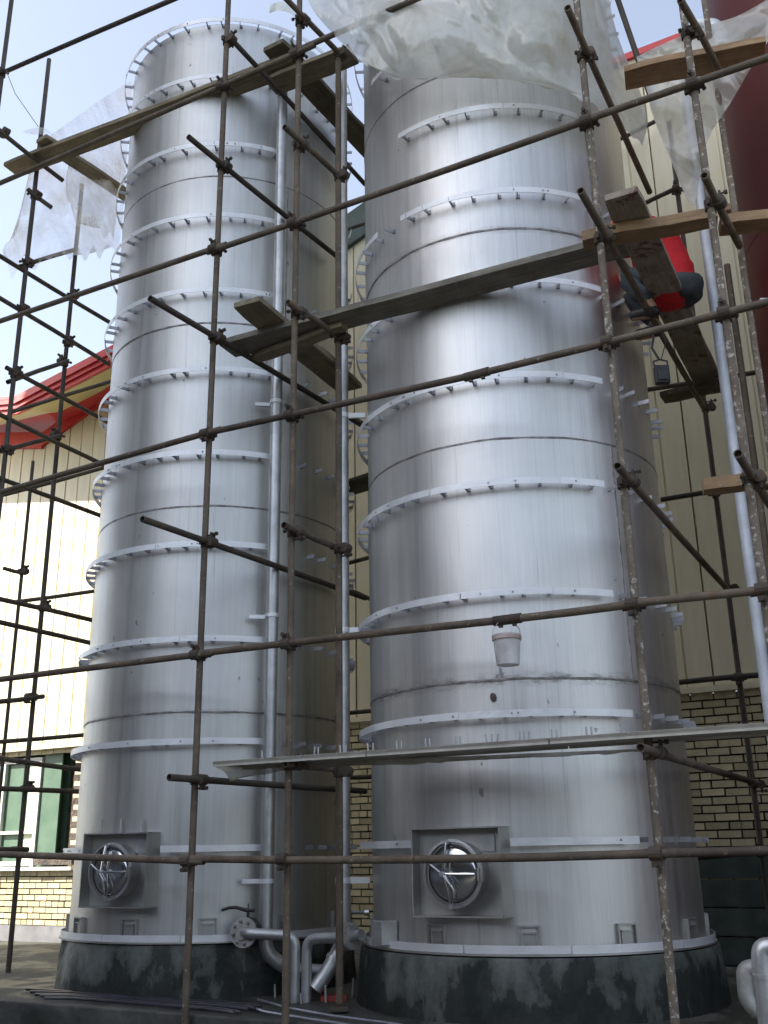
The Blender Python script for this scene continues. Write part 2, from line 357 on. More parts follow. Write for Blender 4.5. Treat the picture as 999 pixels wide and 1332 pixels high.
def manhole(root, c, R, phi, zc):
    # radial frame: X tangential (to the viewer's right), Y outward, Z up
    n = Vector((sin(phi), -cos(phi), 0)); tx = Vector((cos(phi), sin(phi), 0))
    F = frame((n.x*R, n.y*R, zc), tx, n, Z)
    hw, hh, d0, d1, th = 0.31, 0.265, -0.07, 0.112, 0.005
    b = MB()
    b.box((-hw, (d0+d1)/2, 0), (th,0,0), (0,(d1-d0)/2,0), (0,0,hh)).box((hw, (d0+d1)/2, 0), (th,0,0), (0,(d1-d0)/2,0), (0,0,hh))
    b.box((0, (d0+d1)/2, hh), (hw+th,0,0), (0,(d1-d0)/2,0), (0,0,th)).box((0, (d0+d1)/2, -hh), (hw+th,0,0), (0,(d1-d0)/2,0), (0,0,th))
    box = b.obj('manhole_box', M_BOX, root); box.matrix_local = F
    pb = MB().box((0, 0.012, 0), (hw-th-0.001,0,0), (0,0.006,0), (0,0,hh-th-0.001)).obj('back_plate', M_BOX, box)
    pp = MB().box((0.19, 0.024, 0.17), (0.052,0,0), (0,0.004,0), (0,0,0.05)).obj('name_plate', M_PIPE, box)
    mh = MB().lathe([(0.196,0.05),(0.196,0.165),(0.188,0.17),(0.176,0.17),(0.176,0.15)], 48, (0,0.0,0), (0,1,0), False).obj('manhole_neck', M_BOX, root, True)
    mh.matrix_local = F @ Matrix.Translation((-0.005, -0.035, -0.01))
    MB().lathe([(0.19,0.165),(0.207,0.168),(0.210,0.176),(0.207,0.184),(0.19,0.186)], 48, (0,0,0), (0,1,0), False).obj('rim', M_PIPE, mh, True)
    prof = [(0.168, 0.150), (0.168, 0.166)] + [(0.160*cos(a), 0.166+0.022*sin(a)) for a in [i*pi/2/8 for i in range(9)]]
    MB().lathe(prof, 48, (0,0,0), (0,1,0)).obj('cover', M_CHROME, mh, True)
    MB().lathe([(0.166,0.152),(0.178,0.158),(0.178,0.166),(0.166,0.168)], 48, (0,0,0), (0,1,0), False).obj('gasket', M_BLACK, mh, True)
    arm = MB().path([(-0.03,0.20,0.185),(-0.035,0.215,0.10),(-0.04,0.225,0.0)], 0.009, 8).path([(-0.04,0.225,0.0),(-0.02,0.212,-0.10),(-0.012,0.195,-0.185)], 0.008, 8)
    arm.path([(-0.04,0.225,0),(0.02,0.21,-0.10),(0.0,0.195,-0.18)], 0.006, 8)
    arm.obj('clamp_arm', M_CHROME, mh, True)
    hd = MB().path([(-0.04,0.228,0.0),(0.05,0.225,-0.002),(0.165,0.205,-0.004)], 0.008, 8).obj('swing_arm', M_CHROME, mh, True)
    MB().path([(-0.115,0.255,0.055),(-0.04,0.25,0.0),(0.02,0.255,-0.065)], 0.007, 8).path([(-0.04,0.215,0),(-0.04,0.265,0)], 0.014, 10).obj('turn_handle', M_PIPE, mh, True)
    MB().box((0.19, 0.19, -0.005), (0.008,0,0), (0,0.018,0), (0,0,0.038)).box((0.212, 0.19, -0.005), (0.008,0,0), (0,0.018,0), (0,0,0.038)).path([(0.201,0.195,-0.05),(0.201,0.195,0.042)], 0.008, 8).obj('hinge', M_BOX, mh)
    MB().box((-0.03, 0.195, 0.19), (0.014,0,0), (0,0.012,0), (0,0,0.014)).obj('top_clamp', M_PIPE, mh)
    MB().box((-0.008, 0.195, -0.192), (0.014,0,0), (0,0.012,0), (0,0,0.014)).obj('bottom_clamp', M_PIPE, mh)

def tank(cx, cy, R, mshell, label, hole, bands, tops, phase):
    root = thing('steel_tank', label, 'storage tank', (cx, cy, 0), 'stainless steel tanks in a row')
    zs = [0.99] + seamsz + [9.57]
    N = 128
    for i in range(5):
        z0, z1 = zs[i]+0.004, zs[i+1]-0.004; rr = R + (0.0015 if i % 2 else -0.0015)
        mb = MB(); k = 9
        rows = [z0 + (z1-z0)*j/k for j in range(k+1)]
        for z in rows:
            for j in range(N):
                a = 2*pi*j/N
                dr = 0.0055*noise.noise(Vector((cos(a)*2.2+cx, sin(a)*2.2, z*1.3+i*7))) + 0.0012*noise.noise(Vector((cos(a)*7+cx, sin(a)*7, z*0.7)))
                dr *= min(1, (z-z0)/0.1, (z1-z)/0.1) if k else 1
                mb.v.append((cos(a)*(rr+dr), sin(a)*(rr+dr), z))
        for r in range(k):
            for j in range(N):
                j2 = (j+1) % N; mb.f.append((r*N+j, r*N+j2, (r+1)*N+j2, (r+1)*N+j))
        mb.obj('shell_course', mshell, root, True)
    for z in seamsz:
        mb = MB(); n = 180; k0 = 0
        for j in range(n):
            a = 2*pi*j/n; q = 0.0035 + 0.0025*noise.noise(Vector((a*14, z, cx)))
            dz = 0.005*noise.noise(Vector((a*6, z*3, cx)))
            for b in range(6):
                t_ = 2*pi*b/6; r = R + q*cos(t_)*1.1; mb.v.append((cos(a)*r, sin(a)*r, z + dz + (0.006+q)*sin(t_)))
        for j in range(n):
            for b in range(6):
                mb.f.append((j*6+b, j*6+(b+1) % 6, ((j+1) % n)*6+(b+1) % 6, ((j+1) % n)*6+b))
        mb.obj('weld_seam', M_BEAD, root, True)
    for i, ph in enumerate((20, 32, -150, 34, 100)):          # staggered upright welds
        a = radians(ph); mb = MB(); pts = []
        for j in range(25):
            z = zs[i]+0.01 + (zs[i+1]-zs[i]-0.02)*j/24
            pts.append(((R+0.001)*sin(a+0.004*noise.noise(Vector((j*.6, i, cx)))), -(R+0.001)*cos(a), z))
        if i != 0: mb.path(pts, 0.0075, 6).obj('weld_seam', M_BEAD, root, True)
    MB().lathe([(R,9.565),(R*0.96,9.60),(R*0.6,9.72),(0.15,9.80),(0.0001,9.81)], 96).obj('roof_cone', mshell, root, True)
    NB = 40
    for i, z in enumerate(RINGZ):
        hh = 0.024
        segs = bands.get(i, [(-180, 180)])
        ring = None
        off = random.uniform(0, 9)
        for (a0, a1) in segs:
            fa = lambda a: 0.003*noise.noise(Vector((a*3, z, cx)))
            if i == 0:
                r0, r1 = R+0.055, R+0.061
            else: r0, r1 = R+0.086, R+0.090
            # strips lap one another every 45 degrees or so
            c0 = a0
            while c0 < a1 - 1e-6:
                c1 = min(a1, c0 + random.uniform(28, 46))
                lift = random.uniform(-0.0015, 0.0035)
                dz_ = random.uniform(-0.0025, 0.0025)
                MB().arc(r0+lift, r1+lift, z-hh+dz_, z+hh+dz_, radians(c0), radians(c1-0.35), max(4, int((c1-c0)/3)), fa).obj('stiffener_ring', M_BAND, root, True, ang=25)
                c0 = c1
        if i == 0:
            MB().arc(R-0.02, R+0.07, z-hh-0.012, z-hh-0.001, -pi, pi, 120).obj('base_plate', M_BOX, root)
            continue
        back = MB()
        for j in range(NB):
            phd = -180 + 360*j/NB + off + random.uniform(-1.9, 1.9)
            if phd > 180: phd -= 360
            ok = any(s0+1 < phd < s1-1 for s0, s1 in segs) or (phd > segs[-2 if len(segs) > 1 else 0][1] and i not in (8, 9))
            if not ok: continue
            a = radians(phd); n = Vector((sin(a), -cos(a), 0)); tx = Vector((cos(a), sin(a), 0))
            if -100 < phd < 84:
                inst(tabm, 'bracket', root, frame((n.x*R, n.y*R, z+random.uniform(-.003,.003)), tx, n, Z) @ Matrix.Rotation(random.uniform(-.1,.1), 4, 'Z'))
            else:
                cc = n*(R+0.044)+Z*z; back.box(cc, tx*0.003, n*0.044, Z*0.016)
        if back.v: stuff(back.obj('bracket', M_BRK, root))
        for j in range(7):                                   # bolt heads on the strip
            a = radians(random.uniform(-70, 70))
            if not any(s0+2 < math.degrees(a) < s1-2 for s0, s1 in segs): continue
            n = Vector((sin(a), -cos(a), 0)); tx = Vector((cos(a), sin(a), 0))
            inst(boltm, 'bolt', root, frame((n.x*(R+0.091), n.y*(R+0.091), z), tx, n, Z))
    for k in range(12):
        a = radians(phase + 30*k); n = Vector((sin(a), -cos(a), 0)); tx = Vector((cos(a), sin(a), 0))
        inst(chairm, 'anchor_chair', root, frame((n.x*R, n.y*R, 1.01), tx, n, Z))
    manhole(root, (cx, cy), R, radians(hole[0]), hole[1])
    return root
LT = (-1.532, 9.30); LR = 1.160
RT = (1.050, 7.93); RR = 1.178
az_l = math.degrees(atan2(LT[0], LT[1])); az_r = math.degrees(atan2(RT[0], RT[1]))
HL = -36 - az_l; HR = -22.0 - az_r
gapL = [(-180, HL-15.8), (HL+17.5, 180)]; gapR = [(-180, HR-15.8), (HR+16.2, 180)]
EL, ER = 20 - az_l, 37 - az_r
bL = {1: [(-180, HL-15.8), (HL+17.5, EL), (100, 180)]}
for i in range(2, 11): bL[i] = [(-180, EL+random.uniform(-2, 3)), (100, 180)]
bR = {1: [(-180, HR-15.8), (HR+16.2, ER-4), (100, 180)], 7: [(-180, -57), (-44, 27)], 8: [(-44, 27)], 9: [(-60, 30)]}
for i in (2, 3, 4, 5, 6, 10): bR[i] = [(-180, ER+random.uniform(-6, 3)), (100, 180)]
tl = tank(LT[0], LT[1], LR, M_SHELL_L, 'tall stainless steel tank standing left, its whole height and rounded top rim in view', (HL, 1.515), bL, 0, -1-az_l)
tk = tank(RT[0], RT[1], RR, M_SHELL_R, 'wider nearer stainless steel tank standing right, its top wrapped in plastic sheet', (HR, 1.485), bR, 0, -2-az_r)
for j, dx in enumerate((-0.22, -0.02, 0.18)):                # three studs over the left manhole box
    a = radians(HL); n = Vector((sin(a), -cos(a), 0)); tx = Vector((cos(a), sin(a), 0)); p = n*(LR+0.03)+tx*dx
    MB().box((p.x, p.y, 1.84), (0.008,0,0), (0,0.008,0), (0,0,0.05)).obj('stud', M_BOX, tl)
a = radians(33); MB().lathe([(0.024,0),(0.024,0.003)], 16, (sin(a)*LR, -cos(a)*LR, 3.93), (sin(a), -cos(a), 0)).obj('sticker', M_GREENTAG, tl)['label'] = 'round green sticker'
# junction box on the right tank's left flank
a = radians(-62); n = Vector((sin(a), -cos(a), 0)); tx = Vector((cos(a), sin(a), 0))
MB().box(n*(RR+0.06)+Z*1.10, tx*0.075, n*0.06, Z*0.075).obj('outlet_box', M_PIPE, tk, bev=0.004)

def plinth(c, R, label):
    mb = MB(); N = 96; prof = [(R+0.02, PZ-0.02), (R+0.012, PZ+0.1), (R, 0.93), (R-0.012, 0.985), (0.5, 0.985)]
    for r, z in prof:
        for j in range(N):
            a = 2*pi*j/N; q = 0.010*noise.noise(Vector((cos(a)*3, sin(a)*3, z*4))) if r > 0.6 else 0
            mb.v.append((cos(a)*(r+q), sin(a)*(r+q), z))
    for i in range(len(prof)-1):
        for j in range(N):
            j2 = (j+1) % N; mb.f.append((i*N+j, i*N+j2, (i+1)*N+j2, (i+1)*N+j))
    mb.f.append(tuple((len(prof)-1)*N+j for j in range(N)))
    tag(mb.obj('concrete_plinth', M_PLINTH, None, True, (c[0], c[1], 0)), label, 'plinth', 'round concrete tank plinths')
plinth(LT, 1.215, 'round damp concrete plinth under the left tank, behind the outlet valve')
plinth(RT, 1.275, 'round dark stained concrete plinth under the wider right tank')

# red vessel, third of the row
rv = thing('red_tank', 'tall dark red painted tank at the far right edge', 'storage tank', (3.98, 6.78, 0))
for z0, z1 in ((0.8, 3.2), (3.205, 6.0), (6.005, 9.4)):
    MB().lathe([(1.12, z0), (1.12, z1)], 96).obj('shell_course', M_RED, rv, True)
MB().lathe([(1.12, 9.402), (0.9, 9.7), (0.3, 9.9), (0.001, 9.95)], 96).obj('domed_top', M_RED, rv, True)
MB().lathe([(1.16, PZ), (1.16, 0.79)], 64).obj('base_ring', M_RED, rv, True)
for z in (3.45, 5.3): MB().box((-1.17, -0.35, z), (0.10,0,0), (0,0.03,0), (0,0,0.02)).obj('lug', M_PIPE, rv)

# ------------------------------------------------------------------ pipes
def bend(pts, rad=0.1, n=6):
    pts = [Vector(p) for p in pts]; out = [pts[0]]
    for i in range(1, len(pts)-1):
        a, b, c = pts[i-1], pts[i], pts[i+1]
        r = min(rad, (a-b).length*0.49, (c-b).length*0.49)
        p = b+(a-b).normalized()*r; q = b+(c-b).normalized()*r
        for k in range(n+1):
            t = k/n; out.append(p*(1-t)**2 + b*2*t*(1-t) + q*t*t)
    out.append(pts[-1]); return out
def collar(p, q, r): return MB().path([p, q], r, 20)
P1 = at(348, 1110, 8.15); P1.z = 0
t = thing('overflow_pipe', 'tall grey steel pipe running up the front of the left tank', 'pipe', P1)
MB().path([(0,0,1.08),(0,0,9.30)], 0.050, 24, 0.044).obj('riser', M_PIPE, t, True)
for z in (2.4, 5.05, 8.6): MB().path([(0,0,z),(0,0,z+0.012)], 0.0535, 24).obj('pipe_joint', M_PIPE, t, True)
MB().path([(0,0,9.06),(0,0,9.30)], 0.056, 24).obj('socket', M_PIPE, t, True)
e1 = at(346,1200,8.15)-P1
MB().path(bend([Vector((0,0,1.09)), Vector((0,0,0.93)), Vector((0.16,0.05,0.80)), Vector((0.42,0.10,0.78))], 0.12), 0.052, 20).obj('elbow', M_PIPE, t, True)
for z in (1.42, 3.45, 5.35): MB().box((-0.10,0.04,z), (0.09,0.01,0), (0,0.012,0), (0,0,0.016)).path([(0,0,z-0.016),(0,0,z+0.016)], 0.058, 20).obj('bracket', M_BAND, t)
P2 = at(446.5, 1110, 7.93); P2.z = 0
t = thing('downpipe', 'tall grey steel pipe between the two tanks behind a rusty pole', 'pipe', P2)
MB().path([(0,0,1.12),(0,0,8.85)], 0.054, 24, 0.048).obj('riser', M_PIPE, t, True)
MB().path(bend([Vector((0,0,1.13)), Vector((0,0,1.00)), Vector((-0.12,-0.02,0.80)), Vector((-0.20,-0.03,0.70))], 0.1), 0.055, 20).obj('elbow', M_PIPE, t, True)
MB().path([(-0.06,-0.008,0.905),(-0.075,-0.01,0.88)], 0.061, 20).obj('pipe_joint', M_PIPE, t, True)
for z in (1.42, 3.28, 5.13): MB().box((0.115,-0.01,z), (0.08,0,0), (0,0.012,0), (0,0,0.022)).path([(0,0,z-0.02),(0,0,z+0.02)], 0.060, 20).obj('bracket', M_BAND, t)
# outlet with valve, left tank
c0 = at(317, 1213, 8.05)
t = thing('outlet_valve', 'grey flanged outlet with black lever valve and bent drain pipe on the left tank', 'valve', (c0.x, c0.y, PZ))
o0 = Vector((0,0,c0.z-PZ)); fd = Vector((-0.35,-0.94,0)).normalized(); ft = Vector((0.94,-0.35,0)).normalized()
MB().lathe([(0.105,-0.012),(0.105,0.012),(0.05,0.014),(0.045,0.04)], 36, o0, fd).obj('flange', M_FLANGE, t, True)
MB().lathe([(0.098,-0.10),(0.098,-0.02)], 36, o0, fd).obj('valve_body', M_BLACK, t, True)
for k in range(8):
    a = 2*pi*k/8+0.2; p = o0 + fd*0.012 + (ft*cos(a) + Z*sin(a))*0.078
    MB().lathe([(0.013,0),(0.013,0.012),(0.007,0.013),(0.007,0.024)], 6, p, fd).obj('bolt', M_BRK, t)
MB().path([o0-fd*0.06+Z*0.09, o0-fd*0.06+Z*0.145], 0.012, 10).obj('valve_stem', M_BLACK, t, True)
q = o0-fd*0.06+Z*0.145
MB().path([q+ft*0.05, q-ft*0.02+Z*0.004, q-ft*0.10+Z*0.022, q-ft*0.16+Z*0.02, q-ft*0.22+Z*0.002], [0.012,0.014,0.012,0.012,0.01], 8).obj('lever', M_BLACK, t, True)
MB().path([q, q+Z*0.05], 0.004, 6).obj('lock_pin', M_BLACK, t)
pA = at(322,1214,7.98)-Vector((c0.x,c0.y,PZ)); pB = at(384,1217,7.90)-Vector((c0.x,c0.y,PZ)); pC = Vector((pB.x,pB.y,0.0))
MB().path(bend([o0, pA, pB, pC], 0.08), 0.038, 20).obj('drain_pipe', M_PIPE, t, True)
# outlet of the right tank
c1 = at(470, 1216, 7.6); base = Vector((c1.x,c1.y,PZ))
t = thing('drain_pipe', 'bent grey drain pipe leaving the right tank and dropping beside a lever valve pipe', 'pipe', base)
pts = [c1-base, at(448,1219,7.72)-base, at(399,1221,7.9)-base]; pts.append(Vector((pts[2].x, pts[2].y, 0)))
MB().path(bend(pts, 0.09), 0.038, 20).obj('pipe', M_PIPE, t, True)
ad = (pts[1]-pts[0]).normalized()
for k, off in enumerate((0.10, 0.145)):
    MB().lathe([(0.09,-0.008),(0.09,0.008)], 28, pts[0]+ad*off, ad).obj('flange', M_FLANGE, t, True)
for k in range(6):
    a = 2*pi*k/6; o_ = ad.orthogonal().normalized(); o2 = ad.cross(o_)
    MB().path([pts[0]+ad*0.075+(o_*cos(a)+o2*sin(a))*0.07, pts[0]+ad*0.17+(o_*cos(a)+o2*sin(a))*0.07], 0.008, 6).obj('bolt', M_CHROME, t)
MB().path([at(478,1187,7.5)-base, at(458,1187,7.6)-base], 0.012, 8).lathe([(0.022,0),(0.022,0.03)], 12, at(474,1187,7.5)-base, (1,0,0)).obj('sample_tap', M_CHROME, t, True)
# pale riser by the red tank
D = 7.5; b0 = at(1027, 1110, D)
t = thing('vent_pipe', 'long pale blue grey pipe rising beside the red tank', 'pipe', (b0.x, b0.y, 0))
MB().path([(0,0,PZ),(0,0,7.9)], 0.046, 20, 0.04).obj('riser', M_PIPEP, t, True)
for z in (3.45, 5.25): MB().path([(0,0,z),(0,0,z+0.012)], 0.049, 20).obj('pipe_joint', M_PIPEP, t, True)
q = [at(890,48,7.3), at(905,32,7.3), at(935,34,7.2), at(938,60,7.2)]
t = thing('elbow_pipe', 'short pale elbow pipe at the top right above the plank end', 'pipe', q[1])
MB().path([p-q[1] for p in bend(q, 0.12)], 0.058, 18).obj('pipe', M_PIPEP, t, True)
# bottom right pair
for (cc, D, r, lab, m) in (([(1020,1232),(990,1232),(990,1252),(1000,1345)], 5.6, 0.045, 'bright bent pipe in front at the bottom right corner', M_PIPE), ([(985,1258),(968,1260),(971,1305),(1000,1325)], 6.6, 0.045, 'duller short bent pipe behind another at the bottom right corner', M_FLANGE)):
    ps = [at(x, y, D) for x, y in cc]
    t = thing('corner_pipe', lab, 'pipe', ps[1], 'bent pipes at the bottom right')
    MB().path([p-ps[1] for p in bend(ps, 0.07)], r, 20).obj('pipe', m, t, True)
    c_ = ps[2]-ps[1]; dd = (ps[3]-ps[2]).normalized()
    MB().path([c_+dd*0.05, c_+dd*0.07], r*1.12, 20).obj('pipe_joint', m, t, True)

# ------------------------------------------------------------------ building
bld = thing('factory_building', 'cream clad factory hall with brick base and red roof trim behind the tanks', 'building', (0,0,0))
FB = frame(W*CW, UD, -W, Z)                    # local x = along the row, y = toward the camera, z up
def bobj(mb, name, m, parent=None, smooth=False):
    o = mb.obj(name, m, parent or bld, smooth)
    if parent is None: o.matrix_local = FB
    return o
S0, S1 = -4.0, 17.0; BT = 3.02; OP = (10.30, 12.55, 1.50, 2.96)
def top(s):
    P = [(-4, 10.6), (3.6, 10.6), (11.54, 7.80), (17, 8.95)]
    for (a, za), (b, zb) in zip(P, P[1:]):
        if a <= s <= b: return za + (zb-za)*(s-a)/(b-a)
    return 7.8
# mortar backing with an opening
mb = MB()
for (a, b, z0, z1) in ((S0, OP[0], 0, BT), (OP[1], S1, 0, BT), (OP[0], OP[1], 0, OP[2]), (OP[0], OP[1], OP[3], BT)):
    mb.box(((a+b)/2, -0.13, (z0+z1)/2), ((b-a)/2,0,0), (0,0.115,0), (0,0,(z1-z0)/2))
bobj(mb, 'mortar_bed', M_MORTAR)
bl, bh, pit, lp = 0.203, 0.0595, 0.0745, 0.2195
brm = MB().box((0,0,0), (bl/2,0,0), (0,0.022,0), (0,0,bh/2)).mesh('brick', M_BRICK)
brh = MB().box((0,0,0), (bl/4-0.003,0,0), (0,0.022,0), (0,0,bh/2)).mesh('brick', M_BRICK)
rest = MB(); nb = 0
row = 0; z = 0.80
while z + bh < BT + 0.02:
    s = S0 + (0.5*lp if row % 2 else 0) + random.uniform(-0.012, 0.012)
    while s < S1:
        c = s + bl/2; zz = z + bh/2
        if not (OP[0]-0.02 < c < OP[1]+0.02 and OP[2]-0.03 < zz < OP[3]+0.02):
            vis = (0.75 < c < 2.95 and zz > 1.62) or (10.25 < c < 12.75 and zz < 1.5) or (5.80 < c < 6.35)
            dy = random.uniform(-0.004, 0.003); dz = random.uniform(-0.0025, 0.0025); ry = random.uniform(-0.008, 0.008)
            if vis and nb < 300 and random.random() > 0.006:
                me = brm if random.random() < 0.84 else brh
                o = inst(me, 'brick', bld, FB @ Matrix.Translation((c, dy, zz+dz)) @ Matrix.Rotation(ry, 4, 'Y')); nb += 1
                if me is brh:
                    o.matrix_local = FB @ Matrix.Translation((c-bl/4, dy, zz+dz))
                    if nb < 300: inst(brh, 'brick', bld, FB @ Matrix.Translation((c+bl/4, dy+0.003, zz+dz))); nb += 1
            else: rest.box((c, dy, zz+dz), (bl/2,0,0), (0,0.022,0), (0,0,bh/2))
        s += lp
    z += pit; row += 1
stuff(bobj(rest, 'brick', M_BRICK))
bobj(MB().box(((S0+S1)/2, 0.0, 0.40), ((S1-S0)/2,0,0), (0,0.03,0), (0,0,0.39)), 'plaster_skirting', M_PLASTER)
# cladding panels with pressed grooves
pw = 1.0; s = S0
while s < S1-0.01:
    a, b = s+0.006, s+pw-0.006; mb = MB(); prof = []
    for k in range(4):
        x0 = a + (b-a)*k/4; x1 = a + (b-a)*(k+1)/4
        prof += [(x0+(0.012 if k else 0), 0.05), (x1-0.012, 0.05), (x1-0.006, 0.036), (x1+0.0 if k == 3 else x1+0.006, 0.036)]
    n = len(prof); brk = [i for i in range(n)]
    for (x, y) in prof:
        tz = top(min(max(x, S0), S1)) - 0.02
        mb.v += [(x, y, BT+0.06), (x, y, tz), (x, -0.02, BT+0.06), (x, -0.02, tz)]
    for i in range(n-1):
        k = 4*i; mb.f += [(k, k+1, k+5, k+4), (k+2, k+6, k+7, k+3), (k, k+4, k+6, k+2), (k+1, k+3, k+7, k+5)]
    mb.f += [(0, 2, 3, 1), (4*n-4, 4*n-3, 4*n-1, 4*n-2)]
    bobj(mb, 'wall_panel', M_CREAM)
    s += pw
bobj(MB().box(((S0+S1)/2, 0.045, BT+0.03), ((S1-S0)/2,0,0), (0,0.05,0), (0,0,0.028)), 'base_flashing', M_CREAM)
bobj(MB().box((11.42, 0.045, 1.485), (1.2,0,0), (0,0.07,0), (0,0,0.022)), 'window_sill', M_WHITE)
# bay behind the opening
bobj(MB().box((11.42,-1.3,2.2), (1.6,0,0), (0,0.05,0), (0,0,1.0)), 'bay_back_wall', M_DIRTY)
bobj(MB().box((11.42,-0.75,2.99), (1.6,0,0), (0,0.5,0), (0,0,0.02)), 'bay_ceiling', M_DIRTY)
bobj(MB().box((10.42,-0.35,2.2), (0.14,0,0), (0,0.2,0), (0,0,0.75)), 'rubble_infill', M_DIRTY)
gc = bobj(MB().box((10.86,-0.06,2.2), (0.17,0,0), (0,0.012,0), (0,0,0.76)).box((10.86,-0.22,2.2), (0.17,0,0), (0,0.012,0), (0,0,0.76)).box((10.86,-0.14,2.2), (0.012,0,0), (0,0.07,0), (0,0,0.76)), 'column', M_GREEN)
wf = bobj(MB().box((11.08,-0.05,2.2), (0.03,0,0), (0,0.03,0), (0,0,0.73)).box((11.78,-0.05,2.2), (0.03,0,0), (0,0.03,0), (0,0,0.73)).box((11.43,-0.05,2.90), (0.32,0,0), (0,0.03,0), (0,0,0.03)).box((11.43,-0.045,1.95), (0.32,0,0), (0,0.03,0), (0,0,0.02)).box((11.43,-0.05,1.55), (0.32,0,0), (0,0.03,0), (0,0,0.03)), 'window_frame', M_WHITE)
bobj(MB().box((11.21,-0.075,2.22), (0.10,0,0), (0,0.01,0), (0,0,0.64)), 'pane', M_CREAMP, wf).matrix_local = Matrix()
bobj(MB().box((11.53,-0.08,2.22), (0.215,0,0), (0,0.01,0), (0,0,0.64)), 'shutter', M_GREEN, wf).matrix_local = Matrix()
bobj(MB().box((10.62,0.02,1.58), (0.35,0,0), (0,0.04,0), (0,0,0.05)), 'rubble_heap', M_DIRTY)
# roof: sloping lower trim on the wall, soffit, ribbed red fascia
def slab(a, b, zf, y0, y1, t0, t1, seg=1):
    mb = MB(); n = max(1, seg)
    for i in range(n+1):
        s = a+(b-a)*i/n; z = zf(s); mb.v += [(s,y0,z+t0),(s,y1,z+t0),(s,y1,z+t1),(s,y0,z+t1)]
    for i in range(n):
        for j in range(4):
            j2 = (j+1) % 4; mb.f.append((4*i+j, 4*i+j2, 4*i+4+j2, 4*i+4+j))
    mb.f += [(0,3,2,1), (4*n, 4*n+1, 4*n+2, 4*n+3)]; return mb
fl = lambda s: 7.80+(12.0-s)*0.353 if s > 3.6 else 10.765
lt = lambda s: top(s)
bobj(slab(11.54, 8.0, lt, 0.051, 0.10, -0.20, 0.03), 'wall_trim', M_TRIM)
bobj(slab(8.0, 3.6, lt, 0.051, 0.12, -0.45, 0.05), 'wall_coping', M_DKGREEN)
bobj(slab(16.9, 11.54, lt, 0.051, 0.10, -0.24, 0.03), 'wall_trim', M_TRIM)
bobj(slab(3.6, -3.9, lt, 0.051, 0.10, -0.02, 0.07), 'wall_trim', M_TRIM)
bobj(MB().box(((S0+S1)/2, -0.035, 5.4), ((S1-S0)/2-0.01,0,0), (0,0.01,0), (0,0,2.35)).box((-0.2, -0.035, 9.1), (3.75,0,0), (0,0.01,0), (0,0,1.4)), 'panel_backing', M_CREAM2)
OV = 0.95
pA = pl(25, 540, CW-OV); pB = pl(140, 481, CW-OV); sA, sB = UD.dot(pA), UD.dot(pB)
ev = lambda s: pA.z + (s-sA)*(pB.z-pA.z)/(sB-sA) if s > 3.2 else pA.z + (3.2-sA)*(pB.z-pA.z)/(sB-sA)
ev0 = ev
ev = lambda s: ev0(s) if s <= sA else pA.z + (s-sA)*0.16
sof = MB()
for s in (sA+2.6, sA-0.15, 8.0): sof.v += [(s, 0.1, top(s)+0.0), (s, OV, ev(s)), (s, OV, ev(s)+0.03), (s, 0.1, top(s)+0.035)]
for i in range(2):
    for j in range(4):
        j2 = (j+1) % 4; sof.f.append((4*i+j, 4*i+j2, 4*i+4+j2, 4*i+4+j))
sof.f += [(0,3,2,1), (8,9,10,11)]
bobj(sof, 'soffit', M_CREAM2)
for k in range(3):
    bobj(slab(sA+2.6, sA, ev, OV+0.002+0.02*k, OV+0.05+0.03*k, 0.005+0.07*k, 0.07+0.07*k), 'fascia_rib', M_TRIM)
    bobj(slab(sA, 8.0, ev, OV+0.002+0.02*k, OV+0.05+0.03*k, 0.005+0.07*k, 0.07+0.07*k), 'fascia_rib', M_TRIM)
bobj(slab(sA+2.6, sA, lambda s: ev(s)+0.22, -6.0, OV+0.1, 0.0, 0.05), 'roof_sheet', M_TRIM)
bobj(slab(sA, 8.0, lambda s: ev(s)+0.22, -6.0, OV+0.1, 0.0, 0.05, 20), 'roof_sheet', M_TRIM)
# unseen tall block added left of the yard to keep the tanks in shade
nbk = thing('added_shade_block', 'unseen tall plain grey block, added left of the yard to shade the tanks', 'building', UD*13.7 + W*(-3))
MB().box((0,0,12.0), UD*1.75, W*8.0, Z*12.0).obj('wall', M_PLASTER, nbk)
for k in range(7):
    for j in range(5):
        MB().box((-UD*1.76 + W*(-6.6+2.2*k) + Z*(2.2+4.1*j)), UD*0.03, W*0.55, Z*0.8).obj('window', M_BLACK, nbk)
MB().box((0,0,24.1), UD*1.85, W*8.1, Z*0.1).obj('parapet', M_PLASTER, nbk)
opp = thing('added_reflection_hall', 'unseen long low dark green hall, added facing the tanks to darken their reflections', 'building', W*(-13))  # unseen hall added behind the camera so the lower steel reflects something dark
MB().box(W*(-3)+Z*3.6+UD*1, UD*16, W*3, Z*3.6).obj('wall', M_DKGREEN, opp)
for k in range(9): MB().box(W*0.01+UD*(-10+2.6*k)+Z*2.6, UD*0.7, W*0.03, Z*0.9).obj('window', M_BLACK, opp)
MB().box(W*(-3)+Z*7.3+UD*1, UD*16.2, W*3.3, Z*0.1).obj('roof', M_GROUND, opp)
# dark board hoarding at the foot
hd = thing('board_hoarding', 'dark green board hoarding low on the wall right of the tanks', 'hoarding', W*(CW-0.16))
for k in range(4):
    for a, b in ((-3.0, -0.2), (-0.19, 2.9)):
        inst_mb = MB().box((0,0,0), UD*((b-a)/2), W*0.02, Z*0.113)
        o = inst_mb.obj('board', M_DKGREEN, hd); o.location = UD*((a+b)/2) + Z*(PZ+0.12+0.238*k) + W*random.uniform(-0.012, 0.012); o.rotation_euler.z = random.uniform(-0.003, 0.003)
for s in (-2.9, -0.2, 2.8): MB().box(UD*s + W*0.045 + Z*1.1, UD*0.03, W*0.02, Z*0.5).obj('batten', M_DKGREEN, hd)
